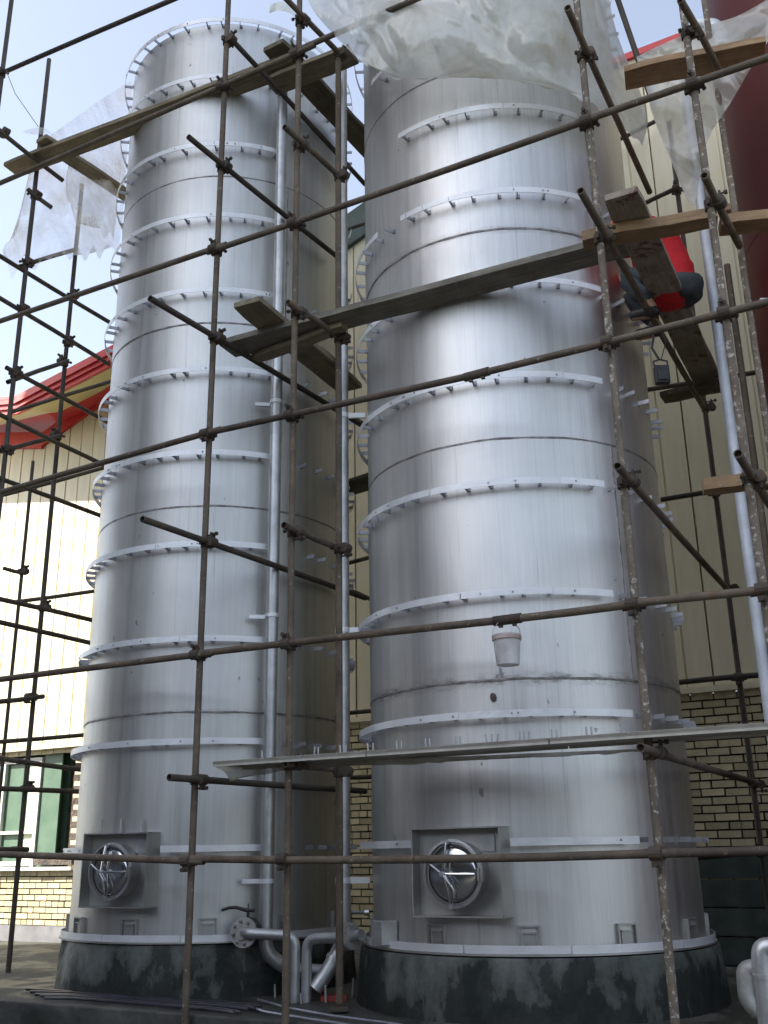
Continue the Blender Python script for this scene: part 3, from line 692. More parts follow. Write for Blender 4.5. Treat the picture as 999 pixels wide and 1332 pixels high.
# ------------------------------------------------------------------ scaffold
cpm = MB().path([(0,0,-0.030),(0,0,0.030)], 0.033, 12).path([(-0.030,-0.056,0),(0.030,-0.056,0)], 0.033, 12).box((0,-0.028,0), (0.024,0,0), (0,0.02,0), (0,0,0.024))\
    .box((0.045,-0.012,0.0), (0.018,0,0), (0,0.006,0), (0,0,0.022)).path([(0.052,0.028,0.0),(0.052,-0.05,0.0)], 0.006, 6).path([(0.052,0.014,0.0),(0.052,0.03,0.0)], 0.013, 6)\
    .box((0.0,-0.060,0.045), (0.022,0,0), (0,0.006,0), (0,0,0.018)).path([(0.0,-0.018,0.052),(0.0,-0.098,0.052)], 0.006, 6).path([(0.0,-0.082,0.052),(0.0,-0.1,0.052)], 0.013, 6)\
    .box((-0.042,0.0,0.0), (0.014,0,0), (0,0.01,0), (0,0,0.02)).mesh('coupler', M_COUP)
slm = MB().path([(-0.09,0,0),(0.09,0,0)], 0.031, 14).box((-0.045,0,-0.036), (0.012,0,0), (0,0.01,0), (0,0,0.008)).box((0.045,0,-0.036), (0.012,0,0), (0,0.01,0), (0,0,0.008)).mesh('sleeve_coupler', M_COUP)
TR = 0.0242
def tubeobj(root, name, p, q, m, r=TR, sag=0.006, n=14):
    p, q = Vector(p), Vector(q); L = (q-p).length; d = (q-p).normalized()
    sd_ = d.orthogonal().normalized(); s2 = d.cross(sd_); k = max(2, int(L/0.7)); ph = random.uniform(0, 6)
    pts = []
    for i in range(k+1):
        t = i/k; w_ = sag*sin(pi*t)
        pts.append(p + d*L*t + sd_*w_*sin(ph) + s2*w_*cos(ph) + (s2*random.uniform(-.0015,.0015) if 0 < i < k else Vector()))
    rl = root.location
    return MB().path([x - rl for x in pts], r, n, r-0.005).obj(name, m, root, True)
def coup(root, p, d1, d2):                     # d1: tube through p, d2: crossing tube on the side of the camera
    d1 = Vector(d1).normalized(); y = d1.cross(Vector(d2)).normalized()
    if y.dot(EYE-Vector(p)) > 0: y = -y
    x = y.cross(d1).normalized()
    inst(cpm, 'coupler', root, frame(Vector(p)-root.location, x, y, d1) @ Matrix.Rotation(random.choice((0, pi)), 4, 'Y') @ Matrix.Scale(1.12, 4))
C0 = 5.75
V1 = pl(250, 1120, C0); V2 = pl(374.5, 1120, C0); V4 = pl(857, 1110, C0); V5 = pl(1040, 1105, C0)
V1.z = V2.z = V4.z = V5.z = 0
sf = thing('tube_scaffold', 'rusty tube scaffold of poles, ledgers and clamps standing right in front of both tanks', 'scaffold', (V2.x, V2.y, 0))
tubeobj(sf, 'standard', V1, V1+Z*9.6, M_TUBE)
tubeobj(sf, 'standard', V2, V2+Z*9.4, M_TUBE)
tubeobj(sf, 'standard', V4, V4+Z*8.9, M_TUBEP)
tubeobj(sf, 'standard', V5, V5+Z*9.0, M_TUBEP)
VL1 = at(-128, 1110, 9.6); VL1.z = 0
tubeobj(sf, 'standard', VL1, VL1+Z*10.6, M_TUBED)
V3 = at(441.5, 1110, 7.32); V3.z = 0
tubeobj(sf, 'standard', V3+Z*0.68, V3+Z*(at(450,72,7.32).z), M_TUBE, 0.026)
MB().box(V3+Z*0.65-sf.location, (0.06,0,0), (0,0.06,0), (0,0,0.012)).obj('base_plate', M_COUP, sf)
LC = C0-0.054
def ledger(x0, y0, x1, y1, m=M_TUBE, ext0=0, ext1=0, name='ledger', c=LC):
    a, b = pl(x0, y0, c), pl(x1, y1, c); d = (b-a).normalized()
    tubeobj(sf, name, a-d*ext0, b+d*ext1, m); return a, b
SV = [V for V in (VL1, V1, V2, V4, V5)]
def atx(a, b, V):                              # point of ledger a-b nearest to standard V
    d = b-a; dh = Vector((d.x, d.y, 0)); t = (V-Vector((a.x,a.y,0))).dot(dh)/dh.dot(dh); return a+d*t
L = {}
for key, segs in {
  'top': [((10, 92), (225, 0), 0.12, 1.2)],
  'L0': [((0, 238), (390, 67), 0.35, 0.15), ((390, 64), (545, -2), 0.1, 1.6)],
  'L1': [((0, 418), (282, 322), 0.9, 0.1), ((282, 324), (768, 155), 0.1, 0.05), ((768, 154), (999, 75), 0.1, 0.8)],
  'L2': [((0, 641), (274, 562), 0.9, 0.1), ((271, 563), (620, 487), 0.06, 0.0), ((620, 487), (999, 392), 0.0, 0.8)],
  'L3': [((0, 884), (262, 851), 0.9, 0.1), ((260, 850), (660, 806), 0.06, 0.0), ((660, 806), (830, 785), 0, 0.05), ((828, 784), (999, 766), 0.1, 0.8)],
  'L4': [((0, 1112), (250, 1120), 1.0, 0.1), ((250, 1117), (540, 1118), 0.1, 0.0), ((541, 1118), (856, 1110), 0, 0.1), ((860, 1110), (999, 1106), 0.1, 0.8)]}.items():
    for (a, b, e0, e1) in segs:
        L.setdefault(key, []).append(ledger(*a, *b, M_TUBED if key in ('top',) else M_TUBE, e0, e1))
for key, Vs in {'top': [VL1], 'L0': [VL1, V1, V2], 'L1': [V1, V2, V4, V5], 'L2': [V1, V2, V4, V5], 'L3': [V1, V2, V4, V5], 'L4': [V1, V2, V4]}.items():
    for V in Vs:
        best = min(L[key], key=lambda ab: (atx(ab[0], ab[1], V)-(ab[0]+ab[1])/2).length/((ab[1]-ab[0]).length+0.01))
        p = atx(best[0], best[1], V); coup(sf, (V.x, V.y, p.z), Z, best[1]-best[0])
for (x, y, ya) in ((620, 487, 'L2'), (660, 806, 'L3')):
    p = pl(x, y, LC); a, b = L[ya][0]; d = (b-a).normalized(); yy = Z.cross(d).normalized()
    inst(slm, 'sleeve_coupler', sf, frame(p-sf.location, d, yy, Z))
def transom(V, az, a, b, m=M_TUBED, knot=True, root=None, flat=True, side=1):
    root = root or sf
    ar = radians(az); dr = Vector((sin(ar), cos(ar), 0)); nn = Vector((cos(ar), -sin(ar), 0))*0.052*side
    Vo = (V.x+nn.x, V.y+nn.y)
    p, q = tr(Vo, az, *a), tr(Vo, az, *b)
    if flat:
        if b[1] < 900: q = hz(*b, p.z)
        else: q.z = p.z = (p.z+q.z)/2
    tubeobj(root, 'transom', p, q, m)
    if knot:
        t = (Vector((V.x,V.y,0))-Vector((p.x,p.y,0))).dot(dr); zc = p.z + (q.z-p.z)*t/max(0.01, (q-p).length)
        coup(root, (V.x, V.y, zc), Z, q-p)
    return p, q
for a, b in (((245,178),(440,335)), ((195,388),(475,556)), ((185,675),(475,778)), ((220,1010),(475,1030))): transom(V1, 33.5, a, b)
transom(V1, 33.5, (300,50), (475,240), flat=False)
for a, b in (((370,165),(446,234)), ((374,393),(446,441)), ((369,683),(446,716)), ((371,991),(448,1004)), ((366,-8),(446,74))):
    p, q = transom(V2, 31, a, b, M_TUBE); coup(sf, (V3.x, V3.y, q.z-0.02), Z, q-p)
for a, b in (((738,10),(845,250)), ((755,248),(915,530)), ((803,606),(945,765)), ((833,970),(985,1020))): transom(V4, 28, a, b, M_TUBE)
for a, b in (((885,0),(936,92)), ((916,228),(962,320)), ((960,590),(1002,658))): transom(V5, 32, a, b, M_TUBE)
# right rear frame
sr = thing('rear_scaffold', 'shadowed tube scaffold behind and right of the right tank, near the cream wall', 'scaffold', (3.19, 9.0, 0))
V7 = at(991, 1110, 9.55); V7.z = 0
tubeobj(sr, 'standard', V7+Z*PZ, V7+Z*9.0, M_TUBED)
V6 = at(1080, 1110, 6.5); V6.z = 0; V5b = at(1054, 1110, 7.4); V5b.z = 0
tubeobj(sr, 'standard', V6+Z*PZ, V6+Z*8.6, M_TUBEP, 0.022); tubeobj(sr, 'standard', V5b+Z*PZ, V5b+Z*5.9, M_TUBE)
c7 = W.dot(V7)-0.055
for a, b in (((818,275),(884,243)), ((790,515),(1010,480)), ((860,650),(1000,628)), ((880,888),(1000,877)), ((880,1118),(1000,1108))):
    p, q = pl(*a, c7), pl(*b, c7); zz = (p.z+q.z)/2
    tubeobj(sr, 'ledger', p, q, M_TUBED); coup(sr, (V7.x, V7.y, atx(p, q, V7).z), Z, q-p)
for y in (766, 1020, 531): coup(sr, (V7.x, V7.y, at(951 if y == 766 else (985 if y == 1020 else 916), y, 9.55).z), Z, W)
p, q = at(797,-20,7.1), at(846,125,7.25); tubeobj(sr, 'brace', p, q+(q-p)*0.02, M_TUBED)
p, q = pl(770,198,9.9), pl(852,158,9.9); tubeobj(sr, 'ledger', p, q, M_TUBED)
p, q = V7+Z*6.2, V5b+Z*5.6
# rear ledgers seen between the tanks
for a, b, D in (((440,736),(492,722),11.2), ((440,762),(492,784),11.0), ((440,929),(492,924),11.3), ((440,535),(492,560),11.1), ((430,306),(500,282),11.1), ((440,1012),(492,1010),11.2)):
    tubeobj(sr, 'ledger', at(*a, D), at(*b, D-0.1), M_TUBED)
# left rear frame
sb = thing('side_scaffold', 'dark tube scaffold left of the left tank in front of the sunlit wall', 'scaffold', (-3.6, 9.6, 0))
VA = at(-51, 1110, 10.0); VA.z = 0; VB = at(25, 1110, 10.78); VB.z = 0; VC = at(-8.8, 1110, 12.9); VC.z = 0
tubeobj(sb, 'standard', VA+Z*PZ, Vector((VA.x,VA.y,at(71,79,10.0).z)), M_TUBED)
tubeobj(sb, 'standard', VB+Z*(PZ-0.02), Vector((VB.x,VB.y,at(107,240,10.78).z)), M_TUBED)
tubeobj(sb, 'standard', VC, Vector((VC.x,VC.y,at(43,600,12.9).z)), M_TUBED, 0.022)
VX = (VA.x, VA.y)
for a, b in (((-15,324),(142,419)), ((-15,379),(142,474)), ((8,478),(142,550)), ((-15,532),(142,608)), ((-15,617),(142,675)), ((-15,776),(142,812)), ((-15,806),(142,842)), ((-15,984),(120,1003))):
    p, q = tr(VX, 29, *a), tr(VX, 29, *b); tubeobj(sb, 'transom', p, q, M_TUBED)
for a, b, D0, D1 in (((10,497),(88,470),10.02,10.72), ((2,587),(78,567),10.02,10.72), ((25,347),(100,324),10.02,10.72), ((-15,914),(56,906),10.0,10.72), ((-20,1025),(110,1030),10.2,11.0), ((-20,1105),(36,1105),10.3,10.72), ((-15,966),(110,956),11.6,12.2), ((20,783),(122,769),12.4,12.6), ((15,536),(145,496),11.8,12.2), ((0,645),(140,607),11.8,12.2), ((4,739),(34,746),12.9,12.86)):
    tubeobj(sb, 'ledger', at(*a, D0), at(*b, D1), M_TUBED)
p, q = at(36,246,9.95), at(67,270,9.95); tubeobj(sb, 'transom', p, q, M_TUBED)
p, q = at(0,170,9.55), at(82,235,9.9); tubeobj(sb, 'transom', at(-6,166,9.5), q, M_TUBED)
coup(sb, at(4,174,9.62), Z, q-p)
for (x, y, V, D) in ((50,256,VA,10.0), (36,343,VA,10.0), (26,402,VA,10.0), (17,487,VA,10.0), (7,585,VA,10.0), (93,386,VB,10.78), (88,447,VB,10.78), (83,472,VB,10.78), (75,568,VB,10.78), (57,791,VB,10.78), (49,907,VB,10.78), (32,1026,VB,10.78), (28,1106,VB,10.78), (30,744,VC,12.9), (38,634,VC,12.9)):
    coup(sb, (V.x, V.y, at(x, y, D).z), Z, UD if y in (472,568,907,1106) else W)

# ------------------------------------------------------------------ boards
def board(name, label, a, b, z, width, th, m, group='wooden boards on the scaffold', warp=0.004, round_end=True, cat='plank'):
    """a, b: survey points of the near lower edge; the board lies level at height z and runs back from that edge"""
    p, q = hz(*a, z), hz(*b, z); d = (q-p); d.z = 0; L_ = d.length; d.normalize(); back = Vector((-d.y, d.x, 0))
    if back.dot(W if abs(d.dot(W)) < 0.8 else -UD) < 0: back = -back
    zc = d.cross(back); sgn = 1 if zc.z > 0 else -1
    n = max(6, int(L_/0.15)); mb = MB(); sd0 = random.uniform(0, 99)
    for i in range(n+1):
        t = i/n; x = L_*t; e = 0.0
        if round_end and (i == 0 or i == n): e = 0.012
        wz = warp*noise.noise(Vector((t*3, sd0, 0)))*3; wy = 0.004*noise.noise(Vector((t*9, sd0, 5)))
        for y, zz in ((e+wy, 0), (width-e+wy*2, 0), (width-e+wy*2, th), (e+wy, th)): mb.v.append((x, y*sgn, zz+wz+0.003*noise.noise(Vector((t*14, y*8, sd0)))))
    for i in range(n):
        for j in range(4):
            j2 = (j+1) % 4; mb.f.append((4*i+j, 4*i+j2, 4*i+4+j2, 4*i+4+j))
    mb.f += [(0,3,2,1), (4*n, 4*n+1, 4*n+2, 4*n+3)]
    o = mb.obj(name, m, None, mw=frame((p.x, p.y, z), d, back*sgn, Z), bev=0.003)
    return tag(o, label, cat, group)
board('plank', 'long plank rising across the upper left, its left end beyond the left tank', (3,215), (384,70), 8.68, 0.24, 0.045, M_WOOD)
board('plank', 'short plank continuing the upper left plank to the brown pole top', (343,104), (452,62), 8.62, 0.24, 0.045, M_WOOD)
board('plank', 'wide dark plank slanting down to the right from under the upper left pipe top', (341,68), (486,219), 8.735, 0.25, 0.05, M_WOODD)
board('plank', 'plank stub crossing the left end of the upper left plank', (46,186), (160,262), 8.735, 0.18, 0.045, M_WOOD)
board('plank', 'long grey plank rising across the middle from the left tank to the right tank', (284,449), (834,303), 5.60, 0.26, 0.05, M_WOODG)
board('plank', 'short brown plank crossing on top of the long middle plank', (302,401), (440,512), 5.655, 0.26, 0.045, M_WOOD)
board('timber', 'narrow brown timber just below the long middle plank', (325,466), (442,424), 5.545, 0.12, 0.05, M_WOOD, cat='timber')
board('timber', 'thick brown timber laid across the stained plank at the right', (757,311), (934,281), 5.47, 0.15, 0.075, M_WOODN, cat='timber')
board('timber', 'brown timber running out of frame in front of the red tank at mid height', (939,291), (1060,277), 5.45, 0.16, 0.07, M_WOODN, cat='timber')
board('plank', 'wide stained plank pointing away from the viewer beside the worker in red', (784,262), (905,505), 5.56, 0.235, 0.045, M_WOODR)
board('plank', 'dark cross plank under the far end of the stained plank', (858,516), (948,496), 5.45, 0.20, 0.05, M_WOODD)
board('plank', 'thick weathered plank at the top right above the plastic sheet', (812,91), (997,53), 6.80, 0.22, 0.05, M_WOODN)
board('timber', 'reddish brown timber end at the right between the pale poles', (916,636), (1040,625), 3.62, 0.13, 0.075, M_WOODN, cat='timber')
board('plank', 'brown plank end seen in the gap between the two tanks', (436,634), (500,612), 5.0, 0.3, 0.04, M_WOODD)
board('wood_block', 'small pinkish wood block beside the pale pole at the upper right', (933,276), (950,271), 5.6, 0.09, 0.05, M_WOODN, cat='block')

# platform with ribs, pins and hanging film
pA = pl(276, 996, 5.62); pB = pl(1005, 962, 5.62); zpl = 2.19; pA.z = pB.z = zpl
d = (pB-pA); Lp = d.length; d.normalize(); bk = Vector((-d.y, d.x, 0)); 
if bk.dot(W) < 0: bk = -bk
pf = thing('work_platform', 'long pale narrow platform with upright pins crossing low in front of both tanks', 'platform', pA)
FP = frame((0,0,0), d, bk, Z if d.cross(bk).z > 0 else -Z)
for k in range(3):
    a, b = Lp*k/3+0.004, Lp*(k+1)/3-0.004
    o = MB().box(((a+b)/2, 0.17, 0.012), ((b-a)/2,0,0), (0,0.17,0), (0,0,0.010)).box(((a+b)/2, 0.006, 0.006), ((b-a)/2,0,0), (0,0.006,0), (0,0,0.018)).box(((a+b)/2, 0.334, 0.006), ((b-a)/2,0,0), (0,0.006,0), (0,0,0.018)).obj('deck', M_PLAT, pf); o.matrix_local = FP
pinm = MB().path([(0,0,0),(0,0,0.085)], 0.006, 8).mesh('pin', M_PIPE)
for k in range(-1, 12):
    x = 0.20 + 0.2135*(k+1)
    for j in range(random.choice((2, 3))):
        inst(pinm, 'pin', pf, FP @ Matrix.Translation((x+0.028*j, 0.30+0.01*j, 0.02)) @ Matrix.Rotation(random.uniform(-.12,.12), 4, 'Y'))

# ------------------------------------------------------------------ film sheets
def sheet(name, label, ctrl, m, nx=70, ny=50, wr=0.05, fr=3.0, fold=(1.0, 1.0), group='plastic film on the scaffold', ragged=0.0):
    R_ = len(ctrl); Cn = len(ctrl[0]); P = [[at(*c) for c in r] for r in ctrl]
    def cr(a, b, c, d_, t): return 0.5*((2*b) + (c-a)*t + (2*a-5*b+4*c-d_)*t*t + (3*b-a-3*c+d_)*t**3)
    def idx(l, i): return l[max(0, min(len(l)-1, i))]
    def ev_(u, v):
        fu = u*(Cn-1); iu = min(int(fu), Cn-2); tu = fu-iu; fv = v*(R_-1); iv = min(int(fv), R_-2); tv = fv-iv
        rows = []
        for k in (-1, 0, 1, 2):
            r = idx(P, iv+k); rows.append(cr(idx(r, iu-1), r[iu], r[iu+1], idx(r, iu+2), tu))
        return cr(*rows, tv)
    o0 = P[0][0]; mb = MB(); sd0 = random.uniform(0, 50)
    for j in range(ny+1):
        for i in range(nx+1):
            u, v = i/nx, j/ny; p = ev_(u, v); dd = (p-EYE).normalized()
            a = noise.noise(Vector((p.x*fr*fold[0]+sd0, p.y*fr*fold[0], p.z*fr*fold[1])))
            b = 1-abs(noise.noise(Vector((p.x*fr*1.9+p.z*0.9*fr, p.y*fr*1.5+sd0, p.z*fr*0.7))))*2.2
            q = p + dd*wr*(a*1.3 + b*0.55)
            if ragged and (j == ny or i in (0, nx)): q += Vector((0,0,1))*ragged*noise.noise(Vector((p.x*9, p.y*9, sd0)))
            mb.v.append(tuple(q-o0))
    for j in range(ny):
        for i in range(nx):
            k = j*(nx+1)+i; mb.f.append((k, k+1, k+nx+2, k+nx+1))
    o = mb.obj(name, m, None, True, ang=180); o.location = o0
    return tag(o, label, 'plastic sheet', group)
sheet('plastic_sheet', 'big dusty translucent sheet draped over the top of the right tank', [
  [(372,-90,6.9),(480,-100,6.5),(560,-100,6.3),(650,-100,6.3),(730,-100,6.5),(790,-90,7.3)],
  [(398,-5,6.75),(480,-5,6.5),(560,-5,6.35),(650,-5,6.35),(725,-5,6.5),(793,0,7.4)],
  [(418,28,6.7),(485,38,6.45),(560,40,6.3),(650,42,6.35),(730,50,6.5),(812,70,7.5)],
  [(442,52,6.65),(495,68,6.5),(560,72,6.4),(650,78,6.4),(740,88,6.6),(832,115,7.6)],
  [(474,80,6.6),(515,96,6.55),(570,98,6.5),(655,101,6.5),(752,112,6.65),(842,150,7.6)],
  [(476,83,6.6),(518,100,6.58),(572,101,6.55),(660,103,6.55),(765,132,6.75),(835,187,7.6)]], M_FILM, 130, 90, 0.10, 2.6, ragged=0.06)
sheet('plastic_sheet', 'narrow hanging sheet gathered to a point before the red tank', [
  [(828,74,6.6),(860,58,6.6),(893,44,6.55),(930,30,6.5),(965,18,6.45),(1030,-20,6.4)],
  [(834,96,6.5),(860,98,6.5),(893,105,6.45),(928,80,6.4),(962,55,6.4),(1030,0,6.35)],
  [(842,120,6.45),(862,150,6.5),(895,180,6.5),(920,130,6.45),(955,95,6.4),(1010,35,6.35)],
  [(846,140,6.4),(872,208,6.5),(902,268,6.55),(917,190,6.5),(950,135,6.45),(988,68,6.35)]], M_FILM, 110, 90, 0.09, 4.5, ragged=0.05)
sheet('plastic_sheet', 'thin pale film hanging in the sky left of the left tank', [
  [(44,196,10.3),(66,176,10.2),(95,155,10.2),(130,130,10.3),(172,104,10.4)],
  [(36,230,10.3),(66,225,10.2),(95,215,10.25),(130,205,10.35),(166,190,10.5)],
  [(22,285,10.3),(64,280,10.15),(100,278,10.25),(130,270,10.3),(162,262,10.5)],
  [(2,338,10.3),(60,331,10.2),(100,333,10.3),(128,328,10.35),(156,318,10.5)]], M_FILML, 90, 90, 0.14, 3.4, ragged=0.30)
sheet('plastic_sheet', 'small scrap of film tied near the plank stub at the upper left', [
  [(30,170,9.9),(55,166,9.9),(75,178,9.9)], [(38,174,9.9),(58,176,9.8),(72,186,9.9)]], M_FILML, 20, 10, 0.04, 6, ragged=0.03)
sheet('plastic_sheet', 'dirty pale film sagging under the low work platform', [
  [(279,997,5.72+1.6),(400,992,7.0),(520,987,6.55),(640,982,6.2),(760,977,6.0),(835,974,5.9)],
  [(290,1003,5.9+1.5),(400,1000,7.05),(520,991,6.6),(640,986,6.25),(760,980,6.05),(835,976,5.95)],
  [(300,1016,7.4),(392,999,7.1),(520,994,6.65),(640,988,6.3),(760,982,6.1),(835,977,6.0)]], film_mat('dirty_film', 0.85, (0.50, 0.46, 0.34), (0.3, 0.26, 0.18)), 80, 14, 0.015, 4, ragged=0.02)
sheet('plastic_sheet', 'wisp of film around the top of the left tall pipe', [
  [(352,6,8.1),(366,2,8.0),(384,6,8.0)], [(350,18,8.1),(366,14,8.0),(386,22,8.05)]], M_FILM, 16, 10, 0.03, 9, ragged=0.03)

sheet('plastic_sheet', 'torn peach tinted strip of film hanging nearest the left tank rings', [
  [(92,196,10.0),(115,190,9.95),(140,184,10.0),(160,182,10.1)],
  [(86,240,9.95),(112,245,9.9),(136,240,9.95),(156,236,10.05)],
  [(98,290,9.95),(118,296,9.9),(136,300,9.95),(148,306,10.05)]], M_FILML, 50, 50, 0.10, 5.0, ragged=0.22)
wi = [at(8,92,9.4), at(20,122,9.5), at(38,148,9.7), at(50,165,9.85)]
tag(MB().path([p-wi[0] for p in wi], 0.004, 5).obj('wire', M_BRK, None, True, wi[0]), 'thin loose wire hanging from the leftmost pole against the sky', 'wire')

# ------------------------------------------------------------------ bucket
bc = pl(660, 846, LC-0.0); ledz = atx(*L['L3'][1], bc).z
bk0 = thing('bucket', 'small white paint splashed bucket hanging from a scaffold tube before the right tank', 'bucket', (bc.x, bc.y, bc.z-0.09))
bm_ = MB().lathe([(0.0001,0.0),(0.068,0.0),(0.07,0.004),(0.084,0.175),(0.088,0.176),(0.088,0.184),(0.080,0.184),(0.067,0.01),(0.0001,0.008)], 32)
M_BUCK = simple('white_bucket_plastic', (0.5, 0.46, 0.44), (0.78, 0.78, 0.78), 7, 0.5, 0, 0.1)
bm_.obj('body', M_BUCK, bk0, True)
MB().lathe([(0.086,0.150),(0.0895,0.152),(0.0905,0.178),(0.087,0.18)], 32, (0,0,0), None, False).obj('rim', simple('rusty_rim', (0.3,0.2,0.17), (0.6,0.52,0.48), 12, 0.6), bk0, True)
hz_ = ledz - (bc.z-0.09)
MB().path([(-0.089,0,0.165),(-0.080,0,0.22),(-0.045,0,hz_-0.015),(0,0,hz_+0.022),(0.045,0,hz_-0.015),(0.080,0,0.22),(0.089,0,0.165)], 0.0025, 6).obj('handle', M_BRK, bk0, True)

# ------------------------------------------------------------------ worker
def skinmesh(name, pts, edges, rad, m, parent, sub=2, root=0, org=Vector()):
    me = bpy.data.meshes.new(name); me.from_pydata([tuple(Vector(p)-org) for p in pts], edges, [])
    o = bpy.data.objects.new(name, me); COL.objects.link(o); o.parent = parent
    md = o.modifiers.new('skin', 'SKIN'); md.use_smooth_shade = True
    if not me.skin_vertices: me.skin_vertices.new(name='')
    for i, r in enumerate(rad):
        sv = me.skin_vertices[0].data[i]; sv.radius = r if hasattr(r, '__len__') else (r, r); sv.use_root = (i == root)
    s = o.modifiers.new('sub', 'SUBSURF'); s.levels = sub; s.render_levels = sub
    if 'jacket' in name or 'trousers' in name:
        tx = bpy.data.textures.new('cloth_folds', 'CLOUDS'); tx.noise_scale = 0.09; tx.noise_depth = 2
        dm = o.modifiers.new('folds', 'DISPLACE'); dm.texture = tx; dm.strength = 0.055; dm.mid_level = 0.5
    me.materials.append(m); return o
# squatting on the board, side on, facing the right tank (towards -x), D about 6.75
HB = at(894, 420, 7.2); fw = Vector((-0.93, 0.30, 0)).normalized(); sd2 = Vector((0.30, 0.93, 0)).normalized()
O = Vector((HB.x, HB.y, 5.37))
pw_ = thing('person', 'worker in a red jacket and dark trousers squatting beside the stained plank', 'person', O)
def B(f, s, z): return fw*f*0.92 + sd2*s + Z*z*0.9
pts = [B(0.04,0,0.34), B(0.13,0,0.52), B(0.20,0,0.72), B(0.24,0,0.88), B(0.27,0,0.97), B(0.35,0,0.99), B(0.41,0,1.02),
       B(0.05,0.12,0.33), B(0.46,0.16,0.42), B(0.24,0.15,0.10), B(0.22,0.15,0.03), B(0.42,0.16,0.02),
       B(0.05,-0.12,0.33), B(0.48,-0.17,0.44), B(0.26,-0.16,0.10), B(0.24,-0.16,0.03), B(0.44,-0.17,0.02),
       B(0.24,0.19,0.88), B(0.34,0.25,0.62), B(0.56,0.20,0.66), B(0.62,0.18,0.67),
       B(0.24,-0.19,0.88), B(0.34,-0.25,0.60), B(0.55,-0.18,0.70), B(0.61,-0.16,0.71)]
ed = [(0,1),(1,2),(2,3),(3,4),(4,5),(5,6),(0,7),(7,8),(8,9),(9,10),(10,11),(0,12),(12,13),(13,14),(14,15),(15,16),(3,17),(17,18),(18,19),(19,20),(3,21),(21,22),(22,23),(23,24)]
rad = [0.09,0.10,0.12,0.12,0.055,0.095,0.09, 0.07,0.062,0.045,0.04,0.03, 0.07,0.062,0.045,0.04,0.03, 0.055,0.042,0.032,0.03, 0.055,0.042,0.032,0.03]
skinmesh('body', pts, ed, rad, M_SKIN, pw_)
for s in (1, -1):                              # fingers and thumb of each hand
    h = pts[20] if s == 1 else pts[24]
    for k in range(4):
        a = h + sd2*(k-1.5)*0.02; l = (0.05, 0.058, 0.055, 0.044)[k]
        skinmesh('finger', [a, a+fw*l*0.6+Z*0.006, a+fw*l+Z*-0.012, a+fw*(l+0.012)-Z*0.034], [(0,1),(1,2),(2,3)], [0.010,0.009,0.0085,0.007], M_SKIN, pw_, 1)
    a = h - sd2*s*0.03; skinmesh('thumb', [a, a+fw*0.025-sd2*s*0.02, a+fw*0.055-sd2*s*0.02-Z*0.012], [(0,1),(1,2)], [0.011,0.0095,0.008], M_SKIN, pw_, 1)
jp = [B(0.10,0,0.14), B(0.10,0,0.42), B(0.17,0,0.68), B(0.23,0,0.86), B(0.27,0,0.96), B(0.24,0.19,0.86), B(0.34,0.25,0.62), B(0.53,0.20,0.66), B(0.24,-0.19,0.86), B(0.34,-0.25,0.60), B(0.52,-0.18,0.70)]
skinmesh('jacket', jp, [(0,1),(1,2),(2,3),(3,4),(3,5),(5,6),(6,7),(3,8),(8,9),(9,10)], [(0.21,0.21),(0.235,0.22),(0.22,0.21),(0.19,0.18),0.11,0.10,0.075,0.055,0.10,0.075,0.055], M_JACKET, pw_)
tp_ = [B(-0.04,0,0.30), B(0.05,0.12,0.31), B(0.46,0.16,0.42), B(0.24,0.15,0.12), B(0.05,-0.12,0.31), B(0.48,-0.17,0.44), B(0.26,-0.16,0.12), B(-0.16,0,0.27)]
skinmesh('trousers', tp_, [(0,1),(1,2),(2,3),(0,4),(4,5),(5,6),(0,7)], [0.12,0.10,0.08,0.065,0.10,0.08,0.065,0.11], M_TROU, pw_)
for s in (0.15, -0.165):
    skinmesh('shoe', [B(0.20,s,0.045), B(0.32,s,0.045), B(0.45,s,0.035)], [(0,1),(1,2)], [0.048,0.05,0.042], M_BLACK, pw_)
hc = B(0.44,0,1.02)
def blob(name, c, rx, ry, rz, m, cut=None):
    mb = MB(); n = 20; k = 14
    for j in range(k+1):
        t = pi*j/k
        for i in range(n):
            a = 2*pi*i/n; x, y, z = sin(t)*cos(a), sin(t)*sin(a), cos(t)
            if cut and x > cut[0] and z < cut[1]: x = cut[0]+(x-cut[0])*0.1
            mb.v.append(tuple(c + fw*x*rx + sd2*y*ry + Z*z*rz))
    for j in range(k):
        for i in range(n):
            i2 = (i+1) % n; mb.f.append((j*n+i, j*n+i2, (j+1)*n+i2, (j+1)*n+i))
    return mb.obj(name, m, pw_, True)
blob('head', hc, 0.098, 0.078, 0.12, M_SKIN)
blob('hair', hc+Z*0.018-fw*0.012, 0.104, 0.085, 0.118, M_HAIR, (0.35, 0.35))
blob('hood', hc-fw*0.035+Z*0.0, 0.12, 0.11, 0.14, M_JACKET)
MB().path([hc+fw*0.085+Z*0.02, hc+fw*0.118-Z*0.012, hc+fw*0.09-Z*0.02], [0.006,0.014,0.010], 8).obj('nose', M_SKIN, pw_, True)
for s in (1, -1):
    blob('ear', hc+sd2*s*0.079-Z*0.005, 0.022, 0.009, 0.032, M_SKIN)
    blob('eye', hc+fw*0.083+sd2*s*0.031+Z*0.012, 0.012, 0.014, 0.010, M_WHITE)
    blob('pupil', hc+fw*0.092+sd2*s*0.031+Z*0.012, 0.005, 0.006, 0.006, M_BLACK)
MB().path([hc+fw*0.083-sd2*0.025-Z*0.055, hc+fw*0.094-Z*0.055, hc+fw*0.083+sd2*0.025-Z*0.055], [0.004,0.007,0.004], 8).obj('mouth', simple('lips', (0.3,0.1,0.08), (0.35,0.13,0.1), 5), pw_, True)
